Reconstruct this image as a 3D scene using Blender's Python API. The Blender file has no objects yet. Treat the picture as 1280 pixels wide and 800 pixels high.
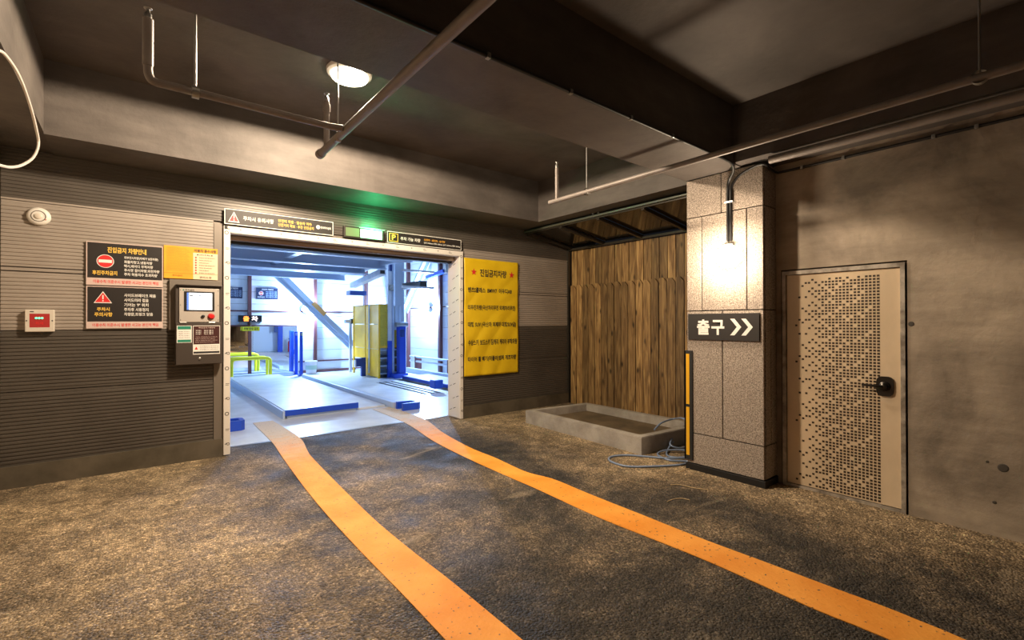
import bpy, bmesh, math, random
from mathutils import Vector, Matrix
random.seed(7)
S = bpy.context.scene
COL = S.collection

# ------------------------------------------------------------------ camera
CAM_H, F_PX, YAW, PITCH, ROLL = 1.55, 586.6, 0.6758, 0.00508, -0.00185
FW = Vector((math.sin(YAW)*math.cos(PITCH), math.cos(YAW)*math.cos(PITCH), math.sin(PITCH)))
RT = Vector((math.cos(YAW), -math.sin(YAW), 0)); UP = RT.cross(FW)
RT, UP = math.cos(ROLL)*RT+math.sin(ROLL)*UP, -math.sin(ROLL)*RT+math.cos(ROLL)*UP
CP = Vector((0, 0, CAM_H))
cd = bpy.data.cameras.new('camera'); cd.sensor_width = 36; cd.lens = F_PX/1280*36; cd.clip_start = .02
cam = bpy.data.objects.new('camera', cd); COL.objects.link(cam)
cam.matrix_world = Matrix(((RT.x, UP.x, -FW.x, CP.x), (RT.y, UP.y, -FW.y, CP.y), (RT.z, UP.z, -FW.z, CP.z), (0, 0, 0, 1)))
S.camera = cam
# ------------------------------------------------------------------ world, exposure
W = bpy.data.worlds.new('world'); S.world = W; W.use_nodes = True
W.node_tree.nodes['Background'].inputs[0].default_value = (.55, .6, .75, 1)
W.node_tree.nodes['Background'].inputs[1].default_value = .012
S.view_settings.view_transform = 'Standard'; S.view_settings.look = 'None'
S.view_settings.exposure = 0.0; S.view_settings.gamma = 1; S.view_settings.use_curve_mapping = False
try:
    S.cycles.use_denoising = True; S.cycles.max_bounces = 8; S.cycles.diffuse_bounces = 5
    S.cycles.sample_clamp_indirect = 6
except Exception: pass
WARM = (1.0, .79, .56); COOL = (.40, .61, 1.0)
P_CEIL, P_PILLAR, P_GREEN, P_FLOOD = 880, 56, 14, 620

def light(name, kind, loc, power, color, size=.1, rot=(0, 0, 0), sizey=None, parent=None):
    l = bpy.data.lights.new(name, kind); l.energy = power; l.color = color
    if kind == 'AREA':
        l.size = size
        l.shape = 'DISK'
        if sizey: l.shape = 'RECTANGLE'; l.size_y = sizey
    else:
        l.shadow_soft_size = size
        if kind == 'SPOT': l.spot_size = math.radians(178); l.spot_blend = .02
    o = bpy.data.objects.new(name, l); COL.objects.link(o); o.rotation_euler = rot
    if parent is not None:
        o.parent = parent; o.location = Vector(loc)-ORG[parent.name]
    else: o.location = loc
    return o

# ------------------------------------------------------------------ pixel -> place helpers
def ray(px, py): return FW+RT*((px-640)/F_PX)-UP*((py-400)/F_PX)
def on(ax, val, px, py):
    d = ray(px, py); return CP+d*((val-CP[ax])/d[ax])
def gz(px, py, z=0.): return on(2, z, px, py)
def gy(y, px, py): return on(1, y, px, py)
def gx(x, px, py): return on(0, x, px, py)

# ------------------------------------------------------------------ materials
MATS = {}
def nodes(name):
    m = bpy.data.materials.new(name); m.use_nodes = True
    nt = m.node_tree; return m, nt, nt.nodes['Principled BSDF']
def mat(name, col, rough=.55, metal=0, col2=None, scale=4, detail=6, lo=.4, hi=.65, bump=0, bscale=80, stretch=(1, 1, 1),
        rnd=0, emit=None, estr=0, spec=None, trans=0, local=False):
    if name in MATS: return MATS[name]
    m, nt, p = nodes(name); N = nt.nodes; L = nt.links
    p.inputs['Base Color'].default_value = (*col, 1); p.inputs['Roughness'].default_value = rough; p.inputs['Metallic'].default_value = metal
    if spec is not None: p.inputs['Specular IOR Level'].default_value = spec
    if trans: p.inputs['Transmission Weight'].default_value = trans
    src = None
    if col2 is not None or bump:
        if local: tc = N.new('ShaderNodeTexCoord'); out = tc.outputs['Object']
        else: tc = N.new('ShaderNodeNewGeometry'); out = tc.outputs['Position']
        mp = N.new('ShaderNodeMapping'); mp.inputs['Scale'].default_value = stretch; L.new(out, mp.inputs[0]); src = mp.outputs[0]
        if local:
            oi = N.new('ShaderNodeObjectInfo'); ml = N.new('ShaderNodeMath'); ml.operation = 'MULTIPLY'; ml.inputs[1].default_value = 37
            L.new(oi.outputs['Random'], ml.inputs[0]); L.new(ml.outputs[0], mp.inputs['Location'])
    colout = None
    if col2 is not None:
        n = N.new('ShaderNodeTexNoise'); n.inputs['Scale'].default_value = scale; n.inputs['Detail'].default_value = detail
        n.inputs['Roughness'].default_value = .62; L.new(src, n.inputs['Vector'])
        r = N.new('ShaderNodeValToRGB'); r.color_ramp.elements[0].position = lo; r.color_ramp.elements[1].position = hi
        r.color_ramp.elements[0].color = (*col, 1); r.color_ramp.elements[1].color = (*col2, 1)
        L.new(n.outputs['Fac'], r.inputs[0]); colout = r.outputs[0]
        L.new(colout, p.inputs['Base Color'])
    if rnd:
        oi = N.new('ShaderNodeObjectInfo'); mr = N.new('ShaderNodeMapRange'); mr.inputs['To Min'].default_value = 1-rnd; mr.inputs['To Max'].default_value = 1+rnd
        L.new(oi.outputs['Random'], mr.inputs['Value'])
        h = N.new('ShaderNodeHueSaturation'); h.inputs['Color'].default_value = (*col, 1)
        if colout is not None: L.new(colout, h.inputs['Color'])
        L.new(mr.outputs[0], h.inputs['Value']); L.new(h.outputs[0], p.inputs['Base Color'])
    if bump:
        n2 = N.new('ShaderNodeTexNoise'); n2.inputs['Scale'].default_value = bscale; n2.inputs['Detail'].default_value = 5; L.new(src, n2.inputs['Vector'])
        b = N.new('ShaderNodeBump'); b.inputs['Strength'].default_value = bump; b.inputs['Distance'].default_value = .01
        L.new(n2.outputs['Fac'], b.inputs['Height']); L.new(b.outputs[0], p.inputs['Normal'])
    if emit is not None:
        p.inputs['Emission Color'].default_value = (*emit, 1); p.inputs['Emission Strength'].default_value = estr
    MATS[name] = m; return m

def floor_material():
    m, nt, p = nodes('dirty_asphalt'); N = nt.nodes; L = nt.links
    g = N.new('ShaderNodeNewGeometry'); P = g.outputs['Position']
    def noise(sc, det=8, ro=.65, vec=P, dist=0):
        n = N.new('ShaderNodeTexNoise'); n.inputs['Scale'].default_value = sc; n.inputs['Detail'].default_value = det
        n.inputs['Roughness'].default_value = ro; n.inputs['Distortion'].default_value = dist; L.new(vec, n.inputs['Vector']); return n.outputs['Fac']
    def ramp(f, stops):
        r = N.new('ShaderNodeValToRGB'); e = r.color_ramp.elements
        while len(e) < len(stops): e.new(.5)
        for k, (a, c) in zip(e, stops): k.position = a; k.color = (*c, 1) if isinstance(c, tuple) else (c, c, c, 1)
        L.new(f, r.inputs[0]); return r.outputs[0]
    def math_(op, a, b):
        n = N.new('ShaderNodeMath'); n.operation = op
        for i, v in enumerate((a, b)):
            if isinstance(v, (int, float)): n.inputs[i].default_value = v
            else: L.new(v, n.inputs[i])
        return n.outputs[0]
    def mix(f, a, b, mode='MIX'):
        n = N.new('ShaderNodeMix'); n.data_type = 'RGBA'; n.blend_type = mode
        for i, v in ((0, f), (6, a), (7, b)):
            if isinstance(v, (int, float)): n.inputs[i].default_value = v
            elif isinstance(v, tuple): n.inputs[i].default_value = (*v, 1)
            else: L.new(v, n.inputs[i])
        return n.outputs[2]
    sx = N.new('ShaderNodeSeparateXYZ'); L.new(P, sx.inputs[0])
    # rubber-blackened lane running up to the entrance, dusty earth on both sides
    lane = math_('ABSOLUTE', math_('SUBTRACT', math_('ADD', sx.outputs[0], math_('MULTIPLY', sx.outputs[1], .09)), 2.85), 0)
    dust = N.new('ShaderNodeMapRange'); dust.inputs['From Min'].default_value = .8; dust.inputs['From Max'].default_value = 2.0
    dust.inputs['To Min'].default_value = -.02; dust.inputs['To Max'].default_value = .19
    L.new(lane, dust.inputs['Value'])
    big = noise(.75, 9, .68, dist=.4)
    f = math_('ADD', big, dust.outputs[0])
    base = ramp(f, [(.36, (.030, .026, .022)), (.47, (.085, .067, .050)), (.58, (.22, .160, .100)), (.74, (.42, .31, .19))])
    mid = ramp(noise(5, 12, .8), [(.32, .35), (.5, .95), (.68, 1.75)])
    base = mix(1.0, base, mid, 'MULTIPLY')
    fine = ramp(noise(60, 10, .9), [(.38, .45), (.5, .95), (.62, 1.7)])
    gv = N.new('ShaderNodeTexVoronoi'); gv.inputs['Scale'].default_value = 75; L.new(P, gv.inputs['Vector'])
    gs = N.new('ShaderNodeSeparateColor'); L.new(gv.outputs['Color'], gs.inputs[0])
    base = mix(1.0, base, ramp(gs.outputs[0], [(0., .45), (.6, .95), (.85, 1.25), (1., 1.95)]), 'MULTIPLY')
    base = mix(1.0, base, fine, 'MULTIPLY')
    v = N.new('ShaderNodeTexVoronoi'); v.inputs['Scale'].default_value = 55; L.new(P, v.inputs['Vector'])
    chip = ramp(v.outputs['Distance'], [(.06, 1.), (.13, 0.)])
    sp = math_('MULTIPLY', chip, ramp(noise(7, 4), [(.55, 0.), (.66, 1.)]))
    base = mix(math_('MULTIPLY', sp, .6), base, (.5, .43, .34))
    mp = N.new('ShaderNodeMapping'); mp.inputs['Rotation'].default_value = (0, 0, .9); mp.inputs['Scale'].default_value = (.55, 2.0, 1); L.new(P, mp.inputs[0])
    scuff = math_('MULTIPLY', ramp(noise(1.5, 9, .62, mp.outputs[0], .6), [(.60, 0.), (.70, 1.)]), .55)
    base = mix(scuff, base, (.42, .33, .225))
    L.new(base, p.inputs['Base Color'])
    ro = ramp(noise(2.5, 6), [(.35, .5), (.65, .85)]); L.new(ro, p.inputs['Roughness'])
    p.inputs['Specular IOR Level'].default_value = .35
    h = math_('ADD', math_('MULTIPLY', noise(9, 8, .7), 1.2), math_('MULTIPLY', gv.outputs['Distance'], -.5))
    b = N.new('ShaderNodeBump'); b.inputs['Strength'].default_value = .9; b.inputs['Distance'].default_value = .03
    L.new(h, b.inputs['Height']); L.new(b.outputs[0], p.inputs['Normal'])
    return m

def line_material():
    m, nt, p = nodes('worn_yellow_paint'); N = nt.nodes; L = nt.links
    g = N.new('ShaderNodeNewGeometry'); P = g.outputs['Position']
    n = N.new('ShaderNodeTexNoise'); n.inputs['Scale'].default_value = 3; n.inputs['Detail'].default_value = 8; L.new(P, n.inputs['Vector'])
    r = N.new('ShaderNodeValToRGB'); r.color_ramp.elements[0].position = .35; r.color_ramp.elements[1].position = .7
    r.color_ramp.elements[0].color = (.78, .27, .018, 1); r.color_ramp.elements[1].color = (.90, .37, .05, 1); L.new(n.outputs['Fac'], r.inputs[0])
    # paint turns paler near and inside the entrance
    sx = N.new('ShaderNodeSeparateXYZ'); L.new(P, sx.inputs[0])
    n2 = N.new('ShaderNodeTexNoise'); n2.inputs['Scale'].default_value = 9; n2.inputs['Detail'].default_value = 8; L.new(P, n2.inputs['Vector'])
    ad = N.new('ShaderNodeMath'); ad.operation = 'MULTIPLY_ADD'; ad.inputs[1].default_value = 1.6; L.new(n2.outputs['Fac'], ad.inputs[0]); L.new(sx.outputs[1], ad.inputs[2])
    mr = N.new('ShaderNodeMapRange'); mr.inputs['From Min'].default_value = 6.3; mr.inputs['From Max'].default_value = 8.0; L.new(ad.outputs[0], mr.inputs['Value'])
    mrs = N.new('ShaderNodeMath'); mrs.operation = 'MULTIPLY'; mrs.inputs[1].default_value = .8; L.new(mr.outputs[0], mrs.inputs[0])
    mx = N.new('ShaderNodeMix'); mx.data_type = 'RGBA'; L.new(mrs.outputs[0], mx.inputs[0]); L.new(r.outputs[0], mx.inputs[6]); mx.inputs[7].default_value = (.66, .58, .40, 1)
    # pits where the asphalt shows through
    n3 = N.new('ShaderNodeTexNoise'); n3.inputs['Scale'].default_value = 38; n3.inputs['Detail'].default_value = 5; L.new(P, n3.inputs['Vector'])
    r3 = N.new('ShaderNodeValToRGB'); r3.color_ramp.elements[0].position = .655; r3.color_ramp.elements[1].position = .70; L.new(n3.outputs['Fac'], r3.inputs[0])
    m2 = N.new('ShaderNodeMix'); m2.data_type = 'RGBA'; L.new(r3.outputs[0], m2.inputs[0]); L.new(mx.outputs[2], m2.inputs[6]); m2.inputs[7].default_value = (.11, .075, .045, 1)
    L.new(m2.outputs[2], p.inputs['Base Color']); p.inputs['Roughness'].default_value = .7
    b = N.new('ShaderNodeBump'); b.inputs['Strength'].default_value = .35; b.inputs['Distance'].default_value = .01; L.new(n3.outputs['Fac'], b.inputs['Height']); L.new(b.outputs[0], p.inputs['Normal'])
    return m

def concrete_material(name, a, b, c):
    m, nt, p = nodes(name); N = nt.nodes; L = nt.links
    g = N.new('ShaderNodeNewGeometry')
    def noise(sc, det, stretch, dist=0):
        mp = N.new('ShaderNodeMapping'); mp.inputs['Scale'].default_value = stretch; L.new(g.outputs['Position'], mp.inputs[0])
        n = N.new('ShaderNodeTexNoise'); n.inputs['Scale'].default_value = sc; n.inputs['Detail'].default_value = det; n.inputs['Distortion'].default_value = dist
        n.inputs['Roughness'].default_value = .6
        L.new(mp.outputs[0], n.inputs['Vector']); return n.outputs['Fac']
    r = N.new('ShaderNodeValToRGB'); e = r.color_ramp.elements; e.new(.5)
    for k, (q, cc) in zip(e, ((.33, a), (.5, b), (.66, c))): k.position = q; k.color = (*cc, 1)
    L.new(noise(1.1, 9, (1, 1, .8), .5), r.inputs[0])
    r2 = N.new('ShaderNodeValToRGB'); r2.color_ramp.elements[0].position = .3; r2.color_ramp.elements[0].color = (.72, .72, .72, 1)
    r2.color_ramp.elements[1].position = .6; r2.color_ramp.elements[1].color = (1.05, 1.05, 1.05, 1); L.new(noise(3, 8, (.5, .5, 2.2)), r2.inputs[0])
    mx = N.new('ShaderNodeMix'); mx.data_type = 'RGBA'; mx.blend_type = 'MULTIPLY'; mx.inputs[0].default_value = 1
    L.new(r.outputs[0], mx.inputs[6]); L.new(r2.outputs[0], mx.inputs[7]); L.new(mx.outputs[2], p.inputs['Base Color'])
    p.inputs['Roughness'].default_value = .62; p.inputs['Specular IOR Level'].default_value = .35
    bp = N.new('ShaderNodeBump'); bp.inputs['Strength'].default_value = .25; bp.inputs['Distance'].default_value = .02
    L.new(noise(14, 8, (1, 1, 1)), bp.inputs['Height']); L.new(bp.outputs[0], p.inputs['Normal'])
    return m

def granite_material():
    m, nt, p = nodes('bush_hammered_granite'); N = nt.nodes; L = nt.links
    g = N.new('ShaderNodeNewGeometry'); P = g.outputs['Position']
    v = N.new('ShaderNodeTexNoise'); v.inputs['Scale'].default_value = 88; v.inputs['Detail'].default_value = 5; v.inputs['Roughness'].default_value = .8; L.new(P, v.inputs['Vector'])
    r = N.new('ShaderNodeValToRGB'); e = r.color_ramp.elements; e.new(.5)
    for k, (q, c) in zip(e, ((.36, (.085, .068, .056)), (.5, (.33, .272, .228)), (.64, (.62, .53, .45)))): k.position = q; k.color = (*c, 1)
    L.new(v.outputs['Fac'], r.inputs[0])
    oi = N.new('ShaderNodeObjectInfo'); mr = N.new('ShaderNodeMapRange'); mr.inputs['To Min'].default_value = .9; mr.inputs['To Max'].default_value = 1.1; L.new(oi.outputs['Random'], mr.inputs['Value'])
    h = N.new('ShaderNodeHueSaturation'); L.new(mr.outputs[0], h.inputs['Value']); L.new(r.outputs[0], h.inputs['Color']); L.new(h.outputs[0], p.inputs['Base Color'])
    p.inputs['Roughness'].default_value = .75
    b = N.new('ShaderNodeBump'); b.inputs['Strength'].default_value = .5; b.inputs['Distance'].default_value = .006; L.new(v.outputs['Fac'], b.inputs['Height']); L.new(b.outputs[0], p.inputs['Normal'])
    return m

def wood_material():
    m, nt, p = nodes('stained_pine'); N = nt.nodes; L = nt.links
    tc = N.new('ShaderNodeTexCoord'); oi = N.new('ShaderNodeObjectInfo')
    ml = N.new('ShaderNodeVectorMath'); ml.operation = 'MULTIPLY_ADD'; ml.inputs[1].default_value = (31, 17, 43)
    L.new(oi.outputs['Random'], ml.inputs[0]); L.new(tc.outputs['Object'], ml.inputs[2])
    mp = N.new('ShaderNodeMapping'); mp.inputs['Scale'].default_value = (1, 10, 1.0); L.new(ml.outputs[0], mp.inputs[0])
    n = N.new('ShaderNodeTexNoise'); n.inputs['Scale'].default_value = 2.2; n.inputs['Detail'].default_value = 8; n.inputs['Distortion'].default_value = .8; L.new(mp.outputs[0], n.inputs['Vector'])
    r = N.new('ShaderNodeValToRGB'); e = r.color_ramp.elements; e.new(.5)
    for k, (q, c) in zip(e, ((.3, (.10, .052, .018)), (.5, (.27, .155, .060)), (.7, (.46, .295, .12)))): k.position = q; k.color = (*c, 1)
    L.new(n.outputs['Fac'], r.inputs[0])
    mp2 = N.new('ShaderNodeMapping'); mp2.inputs['Scale'].default_value = (1, 4.6, 2.0); L.new(ml.outputs[0], mp2.inputs[0])
    v = N.new('ShaderNodeTexVoronoi'); v.inputs['Scale'].default_value = 1.5; L.new(mp2.outputs[0], v.inputs['Vector'])
    rk = N.new('ShaderNodeValToRGB'); rk.color_ramp.elements[0].position = .07; rk.color_ramp.elements[0].color = (.12, .11, .10, 1)
    rk.color_ramp.elements[1].position = .20; rk.color_ramp.elements[1].color = (1, 1, 1, 1); L.new(v.outputs['Distance'], rk.inputs[0])
    mx = N.new('ShaderNodeMix'); mx.data_type = 'RGBA'; mx.blend_type = 'MULTIPLY'; mx.inputs[0].default_value = 1
    L.new(r.outputs[0], mx.inputs[6]); L.new(rk.outputs[0], mx.inputs[7])
    mr = N.new('ShaderNodeMapRange'); mr.inputs['To Min'].default_value = .62; mr.inputs['To Max'].default_value = 1.4; L.new(oi.outputs['Random'], mr.inputs['Value'])
    h = N.new('ShaderNodeHueSaturation'); L.new(mr.outputs[0], h.inputs['Value']); L.new(mx.outputs[2], h.inputs['Color']); L.new(h.outputs[0], p.inputs['Base Color'])
    p.inputs['Roughness'].default_value = .55
    return m

M_FLOOR = floor_material(); M_LINE = line_material(); M_GRANITE = granite_material(); M_WOOD = wood_material()
M_CONC = concrete_material('stained_concrete', (.18, .146, .113), (.37, .303, .235), (.50, .415, .322))
M_CEIL = concrete_material('grey_painted_concrete', (.085, .074, .067), (.11, .096, .088), (.135, .118, .108))
M_LIGHTP = mat('light_grey_panel', (.40, .35, .31), .42, .1, (.33, .29, .255), 1.2)
M_DARKP = mat('dark_grey_panel', (.115, .10, .086), .42, .15, (.09, .078, .068), 1.5)
M_TRIM = mat('grey_brown_trim', (.20, .172, .145), .45, .2)
M_TRIML = mat('pale_edge_trim', (.55, .50, .45), .4, .3)
M_BASE = mat('dull_sheet_metal', (.17, .145, .11), .5, .35, (.10, .086, .064), 2.5, bump=.1, bscale=6)
M_FILM = mat('white_protective_film', (.78, .74, .70), .45)
M_PRINT = mat('dark_print', (.02, .02, .025), .6)
M_SHUT = mat('brown_shutter_metal', (.34, .255, .19), .28, .75)
M_BLACK = mat('black_plastic', (.012, .012, .013), .45)
M_RUBBER = mat('black_rubber', (.016, .016, .017), .65, bump=.2, bscale=150)
M_PIPE = mat('painted_grey_pipe', (.24, .208, .19), .5, .1, (.19, .163, .148), 6)
M_STEELG = mat('galvanised_steel', (.38, .38, .37), .35, .8)
M_WHITEPL = mat('white_plastic', (.80, .77, .72), .4)
M_CREAM = mat('cream_plastic', (.72, .66, .58), .4)
M_SIGNBLK = mat('sign_charcoal', (.020, .016, .015), .5)
M_SIGNPINK = mat('sign_pale_pink', (.66, .52, .48), .5)
M_WHITE = mat('print_white', (.88, .86, .82), .5)
M_YEL = mat('print_yellow', (.90, .58, .10), .5)
M_ORG = mat('print_orange', (.85, .42, .05), .5)
M_RED = mat('print_red', (.72, .03, .03), .5)
M_DRED = mat('print_dark_red', (.45, .03, .03), .5)
M_PAPER = mat('orange_notice_paper', (.88, .40, .02), .6, 0, (.80, .35, .02), 5)
M_PAPERTXT = mat('brown_orange_print', (.48, .20, .01), .6)
M_PALEPAPER = mat('pale_notice_paper', (.85, .66, .45), .6)
M_BOX = mat('brown_grey_steel_box', (.085, .070, .061), .4, .3)
M_SILVER = mat('brushed_aluminium', (.60, .55, .50), .4, .35)
M_SCREEN = mat('lit_screen', (.8, .88, 1), .3, emit=(.82, .90, 1.0), estr=1.6)
M_SCREENB = mat('screen_blue', (.1, .2, .7), .3, emit=(.12, .25, .9), estr=.7)
M_GREEN = mat('print_green', (.02, .24, .16), .5)
M_MAROON = mat('print_maroon', (.055, .012, .011), .5)
M_BANNER = mat('yellow_vinyl', (.88, .60, .015), .42, 0, (.80, .53, .01), 2.5)
M_DOOR = mat('beige_painted_steel', (.74, .585, .405), .24, .05, (.62, .49, .34), 2.2, stretch=(1, 1, .6))
M_FRAME = mat('grey_painted_frame', (.52, .47, .41), .35, .25, (.22, .19, .16), 9)
M_DOT = mat('dark_brown_square', (.032, .017, .007), .6)
M_IRON = mat('dark_bronze_metal', (.05, .045, .042), .28, .85)
M_CEM = mat('cement_mortar', (.30, .265, .23), .85, 0, (.44, .40, .355), 3, bump=.4, bscale=40)
M_SOIL = mat('damp_brown_mortar', (.10, .07, .04), .8, 0, (.17, .12, .07), 3, bump=.6, bscale=25)
M_HOSE = mat('blue_grey_hose', (.22, .29, .44), .35)
M_HOSEW = mat('pale_hose', (.62, .57, .53), .4)
M_CANOPY = mat('dark_polycarbonate', (.028, .024, .018), .12, 0)
M_DKSTEEL = mat('dark_brown_steel', (.045, .038, .030), .4, .3)
M_RAIL = mat('greenish_steel_rail', (.20, .22, .19), .3, .7)
M_LAMP = mat('lit_opal_glass', (1, .95, .85), .3, emit=(1, .86, .62), estr=28)
M_BULB = mat('lit_bulkhead_glass', (1, .95, .85), .3, emit=(1, .87, .64), estr=26)
M_EXIT = mat('lit_green_exit', (.6, 1, .7), .3, emit=(.20, 1.0, .42), estr=3.2)
M_EXITD = mat('unlit_green_panel', (.16, .22, .11), .4)
M_LEDG = mat('green_led', (.2, 1, .5), .3, emit=(.15, 1, .5), estr=1.4)
M_YSTRIP = mat('reflective_yellow', (.90, .48, .02), .35)
# hall materials
M_HWALL = mat('white_metal_panel', (.74, .78, .80), .38, .05, rnd=.03)
M_HFLOOR = mat('white_grey_steel_floor', (.60, .63, .66), .4, .1, (.74, .77, .80), 2.2, bump=.12, bscale=9)
M_HPLATE = mat('pale_steel_deck', (.74, .76, .79), .38, .1, (.62, .65, .69), 3)
M_HBEAM = mat('pale_blue_steel', (.50, .60, .74), .4, .1)
M_HCEIL = mat('grey_hall_ceiling', (.50, .53, .56), .6)
M_BLUE = mat('royal_blue_paint', (.012, .07, .55), .35)
M_DBLUE = mat('navy_blue_paint', (.012, .045, .22), .4)
M_BROWNC = mat('red_brown_primer', (.13, .045, .045), .5)
M_YELL = mat('yellow_sheet_metal', (.92, .52, .004), .42, 0, (.80, .43, .004), 2.5)
M_YELP = mat('bright_yellow_tube', (.85, .80, .02), .4)
M_MIRROR = mat('mirror_glass', (.86, .89, .92), .02, 1.0)
M_NAVY = mat('navy_notice', (.02, .03, .08), .5)
M_SKYTXT = mat('pale_blue_print', (.55, .70, .95), .5)
M_LEDO = mat('orange_led', (1, .35, .05), .3, emit=(1, .22, .03), estr=3)
M_LEDW = mat('white_led', (1, .9, .85), .3, emit=(1, .8, .7), estr=2.2)
M_FLOOD = mat('lit_flood_glass', (1, 1, 1), .3, emit=(.86, .93, 1), estr=40)

# ------------------------------------------------------------------ mesh builder
ORG = {}
class MB:
    def __init__(s): s.bm = bmesh.new()
    def face(s, pts):
        vs = [s.bm.verts.new(p) for p in pts]; return s.bm.faces.new(vs)
    def box(s, x0, x1, y0, y1, z0, z1, bev=0):
        return s.obox(Vector(((x0+x1)/2, (y0+y1)/2, (z0+z1)/2)), Vector((abs(x1-x0)/2, 0, 0)), Vector((0, abs(y1-y0)/2, 0)), Vector((0, 0, abs(z1-z0)/2)), bev)
    def obox(s, c, u, v, w, bev=0):
        c, u, v, w = map(Vector, (c, u, v, w)); t = bmesh.new() if bev else s.bm
        if u.cross(v).dot(w) < 0: w = -w
        V = [t.verts.new(c+a*u+b*v+d*w) for d in (-1, 1) for b in (-1, 1) for a in (-1, 1)]
        for f in ((0, 2, 3, 1), (4, 5, 7, 6), (0, 1, 5, 4), (2, 6, 7, 3), (0, 4, 6, 2), (1, 3, 7, 5)): t.faces.new([V[i] for i in f])
        if bev:
            bmesh.ops.bevel(t, geom=t.edges[:], offset=bev, segments=2, affect='EDGES', profile=.5)
            me = bpy.data.meshes.new('t'); t.to_mesh(me); t.free(); s.bm.from_mesh(me); bpy.data.meshes.remove(me)
        return s
    def beam(s, a, b, w, h, up=(0, 0, 1), bev=0):
        a, b = Vector(a), Vector(b); d = (b-a); n = d.normalized(); side = n.cross(Vector(up)).normalized(); u2 = side.cross(n)
        return s.obox((a+b)/2, d/2, side*w/2, u2*h/2, bev)
    def tube(s, pts, r, n=10, caps=True):
        pts = [Vector(p) for p in pts]; rs = r if isinstance(r, (list, tuple)) else [r]*len(pts); prev = None; rings = []
        for i, p in enumerate(pts):
            d = (pts[min(i+1, len(pts)-1)]-pts[max(i-1, 0)]).normalized()
            if prev is None:
                a = Vector((0, 0, 1)) if abs(d.z) < .9 else Vector((1, 0, 0)); x = d.cross(a).normalized()
            else: x = (prev-d*prev.dot(d)).normalized()
            prev = x; y = d.cross(x)
            rings.append([s.bm.verts.new(p+(x*math.cos(2*math.pi*k/n)+y*math.sin(2*math.pi*k/n))*rs[i]) for k in range(n)])
        for A, B in zip(rings, rings[1:]):
            for k in range(n): s.bm.faces.new((A[k], A[(k+1) % n], B[(k+1) % n], B[k]))
        if caps:
            s.bm.faces.new(rings[0][::-1]); s.bm.faces.new(rings[-1])
        return s
    def lathe(s, prof, o, axis=(0, 0, 1), n=32):
        o = Vector(o); ax = Vector(axis).normalized(); a = Vector((0, 0, 1)) if abs(ax.z) < .9 else Vector((1, 0, 0)); x = ax.cross(a).normalized(); y = ax.cross(x)
        rings = []
        for r, h in prof:
            if r < 1e-6: rings.append([s.bm.verts.new(o+ax*h)])
            else: rings.append([s.bm.verts.new(o+ax*h+(x*math.cos(2*math.pi*k/n)+y*math.sin(2*math.pi*k/n))*r) for k in range(n)])
        for A, B in zip(rings, rings[1:]):
            if len(A) == 1 and len(B) == 1: continue
            for k in range(n):
                q = [A[k % len(A)], A[(k+1) % len(A)], B[(k+1) % len(B)], B[k % len(B)]]
                q2 = []
                for vv in q:
                    if vv not in q2: q2.append(vv)
                if len(q2) > 2: s.bm.faces.new(q2)
        return s
    def prism(s, poly, o, U, V, D):
        o, U, V, D = map(Vector, (o, U, V, D)); n = len(poly)
        A = [s.bm.verts.new(o+U*a+V*b) for a, b in poly]; B = [s.bm.verts.new(o+U*a+V*b+D) for a, b in poly]
        s.bm.faces.new(A[::-1]); s.bm.faces.new(B)
        for i in range(n): s.bm.faces.new((A[i], A[(i+1) % n], B[(i+1) % n], B[i]))
        return s
    def build(s, name, material, parent=None, smooth=False, label=None, cat=None, group=None, kind=None, normals=True):
        bm = s.bm; bmesh.ops.remove_doubles(bm, verts=bm.verts, dist=1e-6) if smooth else None
        if normals: bmesh.ops.recalc_face_normals(bm, faces=bm.faces[:])
        vs = [v.co for v in bm.verts]
        o = Vector(((min(v.x for v in vs)+max(v.x for v in vs))/2, (min(v.y for v in vs)+max(v.y for v in vs))/2, min(v.z for v in vs)))
        for v in bm.verts: v.co -= o
        me = bpy.data.meshes.new(name); bm.to_mesh(me); bm.free()
        if smooth:
            for p in me.polygons: p.use_smooth = True
            try: me.set_sharp_from_angle(angle=math.radians(40))
            except Exception: pass
        me.materials.append(material)
        return place(name, me, o, parent, label, cat, group, kind)
def place(name, data, o, parent=None, label=None, cat=None, group=None, kind=None):
    ob = bpy.data.objects.new(name, data); COL.objects.link(ob); o = Vector(o)
    if parent is not None: ob.parent = parent; ob.location = o-ORG[parent.name]
    else: ob.location = o
    ORG[ob.name] = o; tag(ob, label, cat, group, kind); return ob
def tag(ob, label=None, cat=None, group=None, kind=None):
    if label: ob['label'] = label
    if cat: ob['category'] = cat
    if group: ob['group'] = group
    if kind: ob['kind'] = kind
    return ob
def thing(name, loc, label, cat, group=None, kind=None):
    return place(name, None, loc, None, label, cat, group, kind)
def bx(name, m, parent, *a, bev=0, **k):
    return MB().box(*a, bev=bev).build(name, m, parent, **k)
def spline(pts, n=8):
    pts = [Vector(p) for p in pts]; out = []
    for i in range(len(pts)-1):
        p0, p1, p2, p3 = pts[max(i-1, 0)], pts[i], pts[i+1], pts[min(i+2, len(pts)-1)]
        for k in range(n):
            t = k/n; out.append(.5*((2*p1)+(p2-p0)*t+(2*p0-5*p1+4*p2-p3)*t*t+(3*p1-p0-3*p2+p3)*t*t*t))
    return out+[pts[-1]]

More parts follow.
